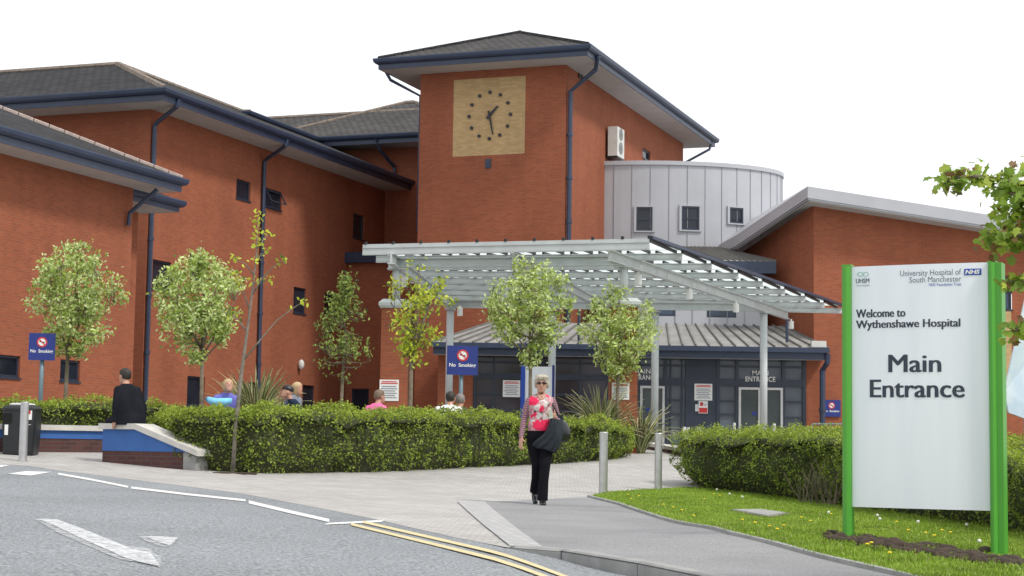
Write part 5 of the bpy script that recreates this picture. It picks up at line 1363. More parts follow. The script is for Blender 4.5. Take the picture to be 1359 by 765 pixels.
post(kB2 + .002, kp1 - .001, PS.hit(1320, 349)[1], sr_, 0)
m = MB(); pbox(m, PS, kp1, kp2, sr_.z - .1, PS.hit(1320, 349)[1], -.12, .028); m.build('post_side', GREEN, t)
def sx(px): return PS.hit(px, 500)[0]
def stext(body, x0, x1, y0, y1, mat, bold, nm, sh=0):    # left/right pixel, top/bottom pixel (at the middle of the text)
    xm = (x0 + x1) / 2; m = MB()
    for i_, dk in enumerate((0, -bold, bold, -bold / 2, bold / 2) if bold else (0,)): text_on(m, body, PS, sx(x0) + bold + dk, sx(x1) - bold + dk, PS.hit(xm, y1)[1], PS.hit(xm, y0)[1],   .003 + .0002 * i_, 0, bow=bow)
    return m.build(nm, mat, panel)
stext('Main', 1180, 1250.5, 471, 494.5, INK, .0055, 'lettering'); stext('Entrance', 1155, 1281, 504, 528, INK, .0055, 'lettering')
stext('Welcome to', 1136.5, 1203.5, 410.5, 421.5, INK, .003, 'lettering'); stext('Wythenshawe Hospital', 1136.5, 1276, 424.5, 438.5, INK, .003, 'lettering')
stext('University Hospital of', 1196.5, 1277.5, 358.5, 368.5, INKG, .0, 'small_lettering'); stext('South Manchester', 1209, 1277.5, 367.5, 375.0, INKG, .0, 'small_lettering')
stext('NHS Foundation Trust', 1235, 1277.5, 376, 380, NBLUE, .0, 'small_lettering')
m = MB(); k0, k1 = sx(1281.5), sx(1304); z0, z1 = PS.hit(1293, 365.5)[1], PS.hit(1293, 357)[1]
bo = bow((k0 + k1) / 2); m.poly([PS.P(k0, z0, bow(k0) + .004), PS.P(k1, z0, bow(k1) + .004), PS.P(k1, z1, bow(k1) + .004), PS.P(k0, z1, bow(k0) + .004)]); m.build('logo_panel', NBLUE, panel)
m = MB(); text_on(m, 'NHS', PS, k0 + .012, k1 - .012, z0 + .008, z1 - .008, .0065, .045, bow=bow); 
mi_ = [(v[0], v[1], v[2]) for v in m.v]; zc = (z0 + z1) / 2; m.v = [(x + PS.d.x * (z - zc) * .22, y + PS.d.y * (z - zc) * .22, z) for x, y, z in mi_]; m.build('logo_lettering', WHITE, panel)
stext('UHSM', 1136.5, 1155, 370, 376, INKG, .0015, 'small_lettering'); stext('Your Hospital', 1137, 1155, 378.2, 381, INKG, 0, 'small_lettering')
LGR = var_mat('logo_green', (.30, .55, .42), .5, .05); m = MB()
for cx_ in (1142.5, 1150.0):
    kc, zc = sx(cx_), PS.hit(cx_, 364.5)[1]; N_ = 20
    for i in range(N_):
        a0, a1 = 2 * math.pi * i / N_, 2 * math.pi * (i + 1) / N_; q = [PS.P(kc + r * .026 * math.cos(a), zc + r * .02 * math.sin(a), bow(kc) + .003) for r, a in ((1, a0), (1, a1), (.72, a1), (.72, a0))]
        m.mesh(q, [(3, 2, 1, 0)])
m.build('logo_rings', LGR, panel)
# disturbed soil under the sign
C = []; rd = random.Random(31); m = MB()
for i in range(420):
    f = rd.random(); px = 1098 + (1362 - 1098) * f; py = 716 + 37 * f + rd.gauss(0, 2.6); g = G(px, py); r = abs(rd.gauss(.022, .016)) + .008
    m.ball((g.x, g.y, g.z + .018 + r * .1), (r * rd.uniform(.8, 1.6), r * rd.uniform(.8, 1.4), r * rd.uniform(.5, .95)), 6)
o = m.build('soil_strip', SOIL, base=sl_); tag(o, kind='stuff')
# pale slanted board at the right edge
Yq = 21.0; A, B, C_, D = at(1361, 396, Yq), at(1333, 520, Yq), at(1339, 548, Yq + .05), at(1400, 575, Yq)
E_ = at(1440, 380, Yq + .6); F2 = at(1440, 585, Yq + .6)
t = thing('banner_board', (B.x, B.y, T(B.x, B.y)), 'pale blue and white slanted board beyond the hedge at the right edge', 'banner')
m = MB(); m.prism([A, B, C_, F2, E_], (0, .05, 0)); 
def bmat():
    m_, n, b = new_mat('board_sky_reflection'); t_ = noise(n, 1.4, 4); r = ramp(n, t_.outputs['Fac'], [(.35, (.42, .58, .80)), (.6, (.75, .80, .86))]); n.links.new(r.outputs[0], b.inputs['Base Color']); b.inputs['Roughness'].default_value = .4; return m_  # blue and white of the reflected sky painted into the board colour
m.build('board', bmat(), t)
for x in (1362, 1430): q = at(x, 500, Yq + .4); m = MB(); m.tube([(q.x, q.y, T(q.x, q.y) - .05), (q.x, q.y, q.z)], .04, 8); m.build('leg', GALV, t)

# ------------------------------------------------------------------ people
SKIN = var_mat('skin', (.50, .27, .19), .55, .08, 8)
def cloth(name, c, var=.12, sc_=9):
    m = var_mat(name, c, .95, var, sc_, bm=.25, scale2=45); [q for q in m.node_tree.nodes if q.type == 'BSDF_PRINCIPLED'][0].inputs['Specular IOR Level'].default_value = .12; return m
def figure(name, parts, mats, parent, voxel=.008, rot=0, loc=(0, 0, 0), smooth=2):
    """union of lofts -> one continuous skin; every face takes the material of the nearest source piece"""
    vs, fs, tags = [], [], []
    for mb_, mi in parts:
        o = len(vs); vs += mb_.v; fs += [tuple(i + o for i in f) for f in mb_.f]; tags += [mi] * len(mb_.v)
    me = bpy.data.meshes.new('tmp'); me.from_pydata(vs, [], fs); me.update()
    ob = bpy.data.objects.new('tmp', me); sc.collection.objects.link(ob)
    bmx = bmesh.new(); bmx.from_mesh(me); bmesh.ops.recalc_face_normals(bmx, faces=bmx.faces[:]); bmx.to_mesh(me); bmx.free()
    r = ob.modifiers.new('r', 'REMESH'); r.mode = 'VOXEL'; r.voxel_size = voxel; r.adaptivity = 0
    s = ob.modifiers.new('s', 'SMOOTH'); s.factor = .5; s.iterations = smooth
    dg = bpy.context.evaluated_depsgraph_get(); dg.update(); nm = bpy.data.meshes.new_from_object(ob.evaluated_get(dg)); nm.name = name
    bpy.data.objects.remove(ob); bpy.data.meshes.remove(me)
    from mathutils.bvhtree import BVHTree
    ft = []
    for mb_, mi in parts: ft += [mi] * len(mb_.f)
    bv = BVHTree.FromPolygons([Vector(v) for v in vs], fs)
    nm.materials.clear()
    for m in mats: nm.materials.append(m)
    idx = [ft[bv.find_nearest(p.center)[2]] for p in nm.polygons]
    nm.polygons.foreach_set('material_index', idx); nm.polygons.foreach_set('use_smooth', [True] * len(idx)); nm.update()
    o = bpy.data.objects.new(name, nm); sc.collection.objects.link(o); o.parent = parent; WL[o.name] = Vector((0, 0, 0)); return o
def child(mb_, name, mat, parent, smooth=True, sub=0):
    me = bpy.data.meshes.new(name); me.from_pydata([tuple(v) for v in mb_.v], [], mb_.f)
    for m in (mat if isinstance(mat, list) else [mat]): me.materials.append(m)
    me.polygons.foreach_set('material_index', mb_.m); 
    if smooth: me.polygons.foreach_set('use_smooth', [True] * len(me.polygons))
    b = bmesh.new(); b.from_mesh(me); bmesh.ops.recalc_face_normals(b, faces=b.faces[:]); b.to_mesh(me); b.free()
    o = bpy.data.objects.new(name, me); sc.collection.objects.link(o); o.parent = parent
    if sub: m = o.modifiers.new('s', 'SUBSURF'); m.levels = m.render_levels = sub
    return o
def limb(pts, rad, n=14, flat=1.0):
    m = MB(); m.tube(pts, rad, n); P_ = [Vector(p) for p in pts]
    for p, r in zip(P_, rad): m.ball(p, r * .98, 10)
    return m
def headm(c, yaw=0.0, pitch=0.0, s=1.0):
    """returns (mesh builder, transform) of a head looking along -y, chin down"""
    m = MB(); c = Vector(c); Rm = Matrix.Rotation(yaw, 3, 'Z') @ Matrix.Rotation(pitch, 3, 'X')
    def X(p): return c + Rm @ (Vector(p) * s)
    secs = [(-.115, .030, .030, -.050), (-.10, .045, .048, -.035), (-.075, .056, .068, -.022), (-.04, .066, .084, -.008), (0, .073, .092, 0), (.04, .076, .095, .003), (.075, .068, .086, .004), (.10, .048, .062, .004), (.113, .02, .03, .004)]
    m.loft([(X((0, oy, z)), Rm @ Vector((a * s, 0, 0)), Rm @ Vector((0, b * s, 0))) for z, a, b, oy in secs], 20)
    # nose, brow, lips, ears
    m.loft([(X((0, -.088, .012)), Rm @ Vector((.007, 0, 0)) * s, Rm @ Vector((0, .006, 0)) * s), (X((0, -.100, -.018)), Rm @ Vector((.010, 0, 0)) * s, Rm @ Vector((0, .012, 0)) * s), (X((0, -.100, -.034)), Rm @ Vector((.014, 0, 0)) * s, Rm @ Vector((0, .012, 0)) * s), (X((0, -.090, -.038)), Rm @ Vector((.010, 0, 0)) * s, Rm @ Vector((0, .006, 0)) * s)], 10)
    for sx_ in (-1, 1):
        m.ball(X((sx_ * .077, .008, -.005)), (.010 * s, .018 * s, .030 * s), 8)
    m.ball(X((0, -.078, -.082)), (.022 * s, .014 * s, .012 * s), 8)
    return m, X, Rm
def finger(p, d, curl, L, r, side):
    p = Vector(p); d = Vector(d).normalized(); pts = [p - d * .012]; q = p.copy(); ax = d.cross(Vector(side)).normalized()
    ax = Vector(side).normalized()
    for k, f in enumerate((.42, .32, .26)):
        q = q + d * L * f; pts.append(q.copy()); d = Matrix.Rotation(curl, 3, ax) @ d
    m = MB(); m.tube([pts[0]] + pts[0:1] + pts[1:], [r, r, r * .95, r * .88, r * .7], 8); m.ball(pts[-1], r * .7, 8); return m
def hand_at(wrist, d, palm_n, thumb_side, curl=.35, s=1.0):
    """wrist, direction of the hand, palm normal, side on which the thumb sits"""
    w_ = Vector(wrist); d = Vector(d).normalized(); n = Vector(palm_n); n = (n - d * n.dot(d)).normalized(); sd = d.cross(n).normalized()
    if sd.dot(Vector(thumb_side)) < 0: sdt = -sd
    else: sdt = sd
    parts = []; m = MB(); a = sdt * .040 * s; b = n * .014 * s
    m.loft([(w_ - d * .015, a * .62, b * 1.35), (w_ + d * .02 * s, a * .8, b * 1.25), (w_ + d * .055 * s, a, b * 1.1), (w_ + d * .085 * s, a * .98, b * .85)], 12); parts.append(m)
    ax = d.cross(n)      # curling axis
    for off, L in ((.75, .068), (.27, .077), (-.22, .072), (-.68, .056)):
        p = w_ + d * .080 * s + sdt * .040 * off * s
        parts.append(finger(p, d + sdt * off * .12, curl, L * s, .0082 * s, ax))
    parts.append(finger(w_ + d * .018 * s + sdt * .034 * s, (d * .75 + sdt * .6 + n * .25), curl * .6, .060 * s, .0098 * s, ax))
    return parts
def hairshell(X, Rm, s, secs, n=22, jit=.004, rd=random.Random(1)):
    m = MB(); vs = []; 
    for (z, a, b, oy) in secs:
        for k in range(n):
            t_ = 2 * math.pi * k / n; j = 1 + rd.uniform(-jit, jit) / max(a, .02)
            vs.append(X((a * math.cos(t_) * j, oy + b * math.sin(t_) * j, z)))
    fs = []
    for i in range(len(secs) - 1):
        for k in range(n): fs.append((i * n + k, i * n + (k + 1) % n, (i + 1) * n + (k + 1) % n, (i + 1) * n + k))
    fs.append(tuple(range(n))[::-1]); fs.append(tuple((len(secs) - 1) * n + k for k in range(n))); m.mesh(vs, fs); return m
def hair_mat(name, c, var=.35):
    m, n, b = new_mat(name); cc = n.nodes.new('ShaderNodeTexCoord'); mp = n.nodes.new('ShaderNodeMapping'); mp.inputs['Scale'].default_value = (1, 1, .25); n.links.new(cc.outputs['Object'], mp.inputs[0])
    t_ = noise(n, 90, 4, vec=mp.outputs[0]); r = ramp(n, t_.outputs['Fac'], [(.3, tuple(x * (1 - var) for x in c)), (.7, tuple(min(1, x * (1 + var)) for x in c))]); n.links.new(r.outputs[0], b.inputs['Base Color']); b.inputs['Roughness'].default_value = .6; bump(n, b, t_.outputs['Fac'], .8, .006); return m
# -- the walking woman
def floral():
    m, n, b = new_mat('floral_top'); cc = n.nodes.new('ShaderNodeTexCoord')
    wn = noise(n, 9, 3); mix = n.nodes.new('ShaderNodeMixRGB'); mix.blend_type = 'ADD'; mix.inputs[0].default_value = .06; n.links.new(cc.outputs['Object'], mix.inputs[1]); n.links.new(wn.outputs['Color'], mix.inputs[2])
    v = n.nodes.new('ShaderNodeTexVoronoi'); v.inputs['Scale'].default_value = 7.5; n.links.new(mix.outputs[0], v.inputs['Vector'])
    r = ramp(n, v.outputs['Distance'], [(.0, (.80, .05, .12)), (.16, (.85, .06, .14)), (.26, (.70, .03, .09)), (.34, (.58, .54, .52)), (.50, (.40, .16, .20)), (.75, (.16, .13, .13))])
    v2 = n.nodes.new('ShaderNodeTexVoronoi'); v2.inputs['Scale'].default_value = 24; n.links.new(cc.outputs['Object'], v2.inputs['Vector'])
    r2 = ramp(n, v2.outputs['Distance'], [(.0, (.08, .06, .06)), (.20, (.60, .55, .52)), (.38, (.62, .10, .17)), (.6, (.42, .36, .34))])
    mk = noise(n, 4.5, 2); rk = ramp(n, mk.outputs['Fac'], [(.47, (0, 0, 0)), (.53, (1, 1, 1))])
    mm = n.nodes.new('ShaderNodeMixRGB'); n.links.new(rk.outputs[0], mm.inputs[0]); n.links.new(r.outputs[0], mm.inputs[1]); n.links.new(r2.outputs[0], mm.inputs[2])
    n.links.new(mm.outputs[0], b.inputs['Base Color']); b.inputs['Roughness'].default_value = .9; bump(n, b, noise(n, 25, 3).outputs['Fac'], .4, .01); return m
def stripes():
    m, n, b = new_mat('striped_sleeve'); cc = n.nodes.new('ShaderNodeTexCoord'); wv = n.nodes.new('ShaderNodeTexWave'); wv.bands_direction = 'Z'; wv.inputs['Scale'].default_value = 14; wv.inputs['Distortion'].default_value = 2.5
    n.links.new(cc.outputs['Object'], wv.inputs['Vector']); r = ramp(n, wv.outputs['Fac'], [(.2, (.12, .05, .08)), (.5, (.30, .11, .16)), (.8, (.36, .24, .26))]); n.links.new(r.outputs[0], b.inputs['Base Color']); b.inputs['Roughness'].default_value = .9; return m
TOPF, SLV = floral(), stripes(); TRO = cloth('black_trousers', (.008, .008, .011)); SHOE = var_mat('black_shoe', (.006, .006, .007), .35)
g = G(716, 670.5)
W_ = thing('person', g, 'woman with short silver hair and sunglasses in a pink floral top walking towards the camera', 'person')
W_.rotation_euler[2] = R(4); W_.scale = (1.03,) * 3
parts = []
def add(m, mi): parts.append((m, mi))
m = MB(); A_ = lambda z, a, b, ox=0, oy=0: ((ox, oy, z), (a, 0, 0), (0, b, 0))
m.loft([A_(.90, .150, .108), A_(.94, .166, .118, .003), A_(1.0, .160, .114, .004), A_(1.07, .146, .105, .004), A_(1.14, .147, .108, .002, -.005), A_(1.21, .153, .120, 0, -.010), A_(1.27, .158, .110, 0, -.005), A_(1.31, .158, .094, 0, .005), A_(1.338, .135, .078, 0, .010), A_(1.362, .095, .062, 0, .010), A_(1.378, .062, .050, 0, .008)], 24); add(m, 0)
m = MB(); m.loft([A_(.78, .148, .108, 0, .0), A_(.84, .172, .125, 0, .008), A_(.90, .162, .118, 0, .004), A_(.925, .150, .110)], 24); add(m, 2)
m = MB(); m.loft([((0, .008, 1.33), (.052, 0, 0), (0, .05, 0)), ((0, 0, 1.38), (.047, 0, 0), (0, .048, 0)), ((0, -.006, 1.44), (.045, 0, 0), (0, .05, 0))], 14); add(m, 3)
hm, HX, HR = headm((.003, -.024, 1.497), yaw=R(-4), s=.93); add(hm, 3)
# trousers: wide legs
def leg(pts, rad, mi): 
    m = MB(); m.tube(pts, rad, 18); add(m, mi)
leg([(.082, .01, .86), (.078, -.035, .70), (.052, -.115, .50), (.036, -.135, .30), (.024, -.150, .10), (.022, -.152, .060)], [.098, .088, .068, .060, .066, .068], 2)
leg([(-.082, .01, .86), (-.072, .015, .70), (-.042, -.020, .50), (-.040, .075, .33), (-.044, .175, .20), (-.045, .195, .155)], [.098, .086, .066, .058, .062, .064], 2)
m = MB(); m.loft([((.022, -.105, .045), (.034, 0, 0), (0, .010, .042)), ((.022, -.15, .042), (.040, 0, 0), (0, .012, .040)), ((.022, -.23, .030), (.045, 0, 0), (0, .008, .028)), ((.022, -.295, .022), (.038, 0, 0), (0, .006, .020)), ((.022, -.320, .020), (.018, 0, 0), (0, .004, .012))], 14); add(m, 4)
m = MB(); m.tube([(-.045, .205, .17), (-.045, .19, .115), (-.045, .15, .07), (-.045, .09, .035), (-.045, .045, .026)], [.040, .040, .038, .034, .024], 14); add(m, 4)
# arms
add(limb([(-.138, .012, 1.290), (-.172, .020, 1.21), (-.200, .028, 1.06), (-.226, .000, .92), (-.242, -.03, .835)], [.050, .048, .041, .035, .029]), 1)
for q in hand_at((-.243, -.032, .825), (-.06, -.12, -1), (.8, .5, 0), (.3, -1, 0), .32): add(q, 3)
add(limb([(.138, .012, 1.290), (.172, .025, 1.21), (.210, .035, 1.07), (.200, -.09, 1.04), (.165, -.185, 1.075)], [.050, .048, .043, .038, .030]), 1)
for q in hand_at((.160, -.195, 1.08), (-.7, -.45, .38), (-.35, .7, .4), (0, 0, 1), .75): add(q, 3)
REDP = cloth('floral_red', (.72, .035, .10)); GRYP = cloth('floral_pale', (.60, .56, .54), .3, 30); DKP = cloth('floral_dark', (.10, .07, .08), .4, 30)
bod = figure('body', parts, [TOPF, SLV, TRO, SKIN, SHOE, REDP, GRYP, DKP], W_, voxel=.0068)
for p_ in bod.data.polygons:
    if p_.material_index == 0 and p_.center.y < .03:
        c_ = p_.center; wob = mn.noise(Vector(c_) * 26) * .026 + mn.noise(Vector(c_) * 60) * .018
        for (bx, bz, br, mi_) in ((-.105, 1.285, .062, 5), (.045, .975, .088, 5), (-.045, .985, .060, 5), (.000, 1.185, .032, 5), (-.095, 1.10, .030, 5), (-.055, 1.20, .042, 6), (.045, 1.255, .034, 6), (-.035, 1.10, .040, 6), (.055, 1.09, .040, 6), (-.11, 1.03, .030, 6), (.02, 1.30, .028, 6), (.10, 1.17, .035, 6), (.0, 1.14, .018, 7), (.085, 1.235, .022, 7), (-.08, 1.15, .018, 7), (.0, 1.06, .02, 7), (.10, 1.05, .022, 7)):
            if math.hypot(c_.x - bx, c_.z - bz) < br + wob: p_.material_index = mi_; break
HS = hair_mat('silver_hair', (.46, .41, .33), .4)
rdh = random.Random(4)
m = MB()      # bob of overlapping locks round the skull
for i in range(230):
    a = rdh.uniform(0, 2 * math.pi); el = rdh.uniform(.05, 1.0); 
    x, y = math.cos(a), math.sin(a)
    if y < -.35 and el < .62: continue
    top = Vector((x * .074 * math.cos(el * 1.35) , y * .098 * math.cos(el * 1.35) + .006, .02 + .100 * math.sin(el * 1.35)))
    dn_ = .035 + .055 * (1 - el); pts = [top]; 
    mid_ = Vector((x * .085, y * .102 + .006, top.z - dn_ * .5)) if el < .5 else Vector((x * .085 * .8, y * .108 * .8 + .006, top.z - dn_ * .35))
    end = Vector((x * .078, y * .098 + .008, max(-.055, top.z - dn_)))
    if y < -.35: end = Vector((x * .08, y * .100 - .004, max(.045, end.z)))
    m.tube([HX(top), HX(mid_ + Vector((rdh.gauss(0, .004), rdh.gauss(0, .004), 0))), HX(end + Vector((rdh.gauss(0, .006), rdh.gauss(0, .006), 0)))], [.012, .013, .005], 6)
m.loft([(HX((0, oy, z)), HR @ Vector((a, 0, 0)), HR @ Vector((0, b, 0))) for z, a, b, oy in ((-.05, .074, .06, .035), (0, .082, .078, .024), (.045, .083, .094, .012), (.08, .076, .092, .006), (.105, .055, .068, .006), (.120, .02, .03, .006))], 20)
child(m, 'hair', HS, W_)
m = MB()
for s_ in (-1, 1):
    c = HX((s_ * .034, -.094, .008)); m.ball(c, (.027, .010, .018), 12)
    m.tube([HX((s_ * .060, -.082, .012)), HX((s_ * .078, -.03, .008)), HX((s_ * .079, .01, .004))], .003, 6)
m.tube([HX((-.012, -.100, .012)), HX((.012, -.100, .012))], .003, 6); child(m, 'sunglasses', var_mat('dark_lens', (.02, .008, .006), .15), W_)
m = MB(); m.loft([(HX((0, -.0925, -.060)), (.021, 0, 0), (0, .004, .004)), (HX((0, -.0945, -.060)), (.012, 0, 0), (0, .003, .005))], 10); child(m, 'lips', var_mat('lip_colour', (.42, .10, .09), .5), W_)
m = MB(); m.ball((.002, -.079, 1.318), (.018, .008, .022), 10); m.tube([(-.05, -.035, 1.375), (-.02, -.07, 1.335), (.002, -.08, 1.325), (.024, -.07, 1.335), (.055, -.035, 1.375)], .004, 6); child(m, 'pendant', var_mat('pendant_dark', (.10, .01, .03), .3), W_)
m = MB(); m.loft([((0, -.056, 1.372), (.062, 0, 0), (0, .010, .012)), ((0, -.085, 1.325), (.040, 0, 0), (0, .008, .010)), ((0, -.100, 1.285), (.008, 0, 0), (0, .004, .006))], 12); child(m, 'neckline', SKIN, W_)
# grey jacket over the forearm (a thing of its own), handbag on the shoulder, phone in the hand
Rw = Matrix.Rotation(R(4), 4, 'Z')
def put(mb_, name, mat, label, cat, base, sub=0, smooth=True):
    b = g + (Rw @ Vector(base)); mb_.v = [tuple(Vector(v) - Vector(base)) for v in mb_.v]
    o = child(mb_, name, mat, None, smooth, sub); o.location = b; o.rotation_euler[2] = R(4); tag(o, label, cat); WL[o.name] = b; return o
JK = cloth('grey_jacket_cloth', (.032, .038, .046), .3, 6)
m = MB(); rdj = random.Random(2)
def sheetmesh(rows, th=.018):
    n = len(rows[0]); vs = [Vector(p) for r_ in rows for p in r_]; fr = len(vs); vs2 = [v + Vector((0, th, 0)) for v in vs]; fs = []
    R_ = len(rows)
    for i in range(R_ - 1):
        for k in range(n - 1): a = i * n + k; fs.append((a, a + 1, a + n + 1, a + n)); fs.append((fr + a, fr + a + n, fr + a + n + 1, fr + a + 1))
    for i in range(R_ - 1):
        for k in (0, n - 1): a = i * n + k; fs.append((a, a + n, fr + a + n, fr + a))
    for k in range(n - 1):
        for i in (0, R_ - 1): a = i * n + k; fs.append((a, fr + a, fr + a + 1, a + 1))
    return vs + vs2, fs
rows = []
ctl = [[(.115, -.20, 1.115), (.16, -.235, 1.10), (.215, -.215, 1.09), (.265, -.12, 1.10), (.285, -.02, 1.11)],
       [(.085, -.235, 1.02), (.15, -.275, 1.00), (.225, -.25, .99), (.285, -.15, 1.0), (.305, -.04, 1.02)],
       [(.055, -.225, .93), (.13, -.265, .90), (.215, -.25, .88), (.285, -.16, .88), (.31, -.05, .92)],
       [(-.03, -.20, .86), (.07, -.235, .83), (.17, -.23, .79), (.255, -.16, .77), (.285, -.07, .84)],
       [(-.115, -.165, .80), (.00, -.205, .77), (.13, -.215, .705), (.215, -.16, .68), (.24, -.09, .74)],
       [(-.135, -.15, .745), (-.05, -.185, .715), (.07, -.21, .70), (.175, -.17, .655), (.205, -.1, .69)]]
for i, r0_ in enumerate(ctl):
    row = []
    for k in range(17):
        f = k / 16 * 4; j = min(3, int(f)); p = Vector(r0_[j]).lerp(Vector(r0_[j + 1]), f - j); row.append(p + Vector((0, .016 * math.sin(k * 1.9 + i * .7), .006 * math.sin(k * 1.3))))
    rows.append([Vector((v.x * .93 + .004, v.y, v.z)) for v in row])
vs, fs = sheetmesh(rows, .03); m.mesh(vs, fs); 
m.loft([((.10, -.16, 1.10), (.0, .03, .05), (.0, .05, -.03)), ((.18, -.15, 1.085), (.0, .05, .055), (.0, .05, -.05)), ((.26, -.04, 1.08), (.03, .03, .055), (.03, .045, -.05)), ((.28, .03, 1.09), (.02, .02, .04), (.02, .03, -.04))], 12)
put(m, 'jacket', JK, 'dark grey jacket draped over the walking woman’s bent arm'.replace('’', "'"), 'jacket', (.18, -.15, .9), sub=1)
m = MB(); BAGM = var_mat('black_leather', (.012, .012, .014), .35, .3, 12)
m.loft([((.285, .03, .80), (.07, .07, 0), (-.03, .03, 0)), ((.288, .03, .84), (.095, .09, 0), (-.05, .05, 0)), ((.285, .03, .95), (.095, .09, 0), (-.055, .055, 0)), ((.27, .03, 1.05), (.075, .075, 0), (-.035, .035, 0)), ((.262, .03, 1.08), (.05, .05, 0), (-.015, .015, 0))], 16)
m.tube([(.27, -.02, 1.06), (.20, -.06, 1.18), (.150, -.075, 1.27), (.135, -.02, 1.335), (.14, .05, 1.33), (.19, .09, 1.2), (.26, .08, 1.07)], .011, 8)
put(m, 'handbag', BAGM, 'black shoulder bag hanging at the walking woman side, strap over her shoulder', 'handbag', (.27, .03, .8))
m = MB(); m.obox((.085, -.262, 1.095), (.045, -.01, .01), (.005, .012, 0), (-.012, 0, .095)); m.ball((.10, -.25, 1.17), (.02, .015, .022), 8)
put(m, 'phone', var_mat('pale_case', (.45, .5, .42), .4, .3, 30), 'small pale phone or case held in the walking woman bent hand', 'phone', (.1, -.25, 1.1), smooth=False)

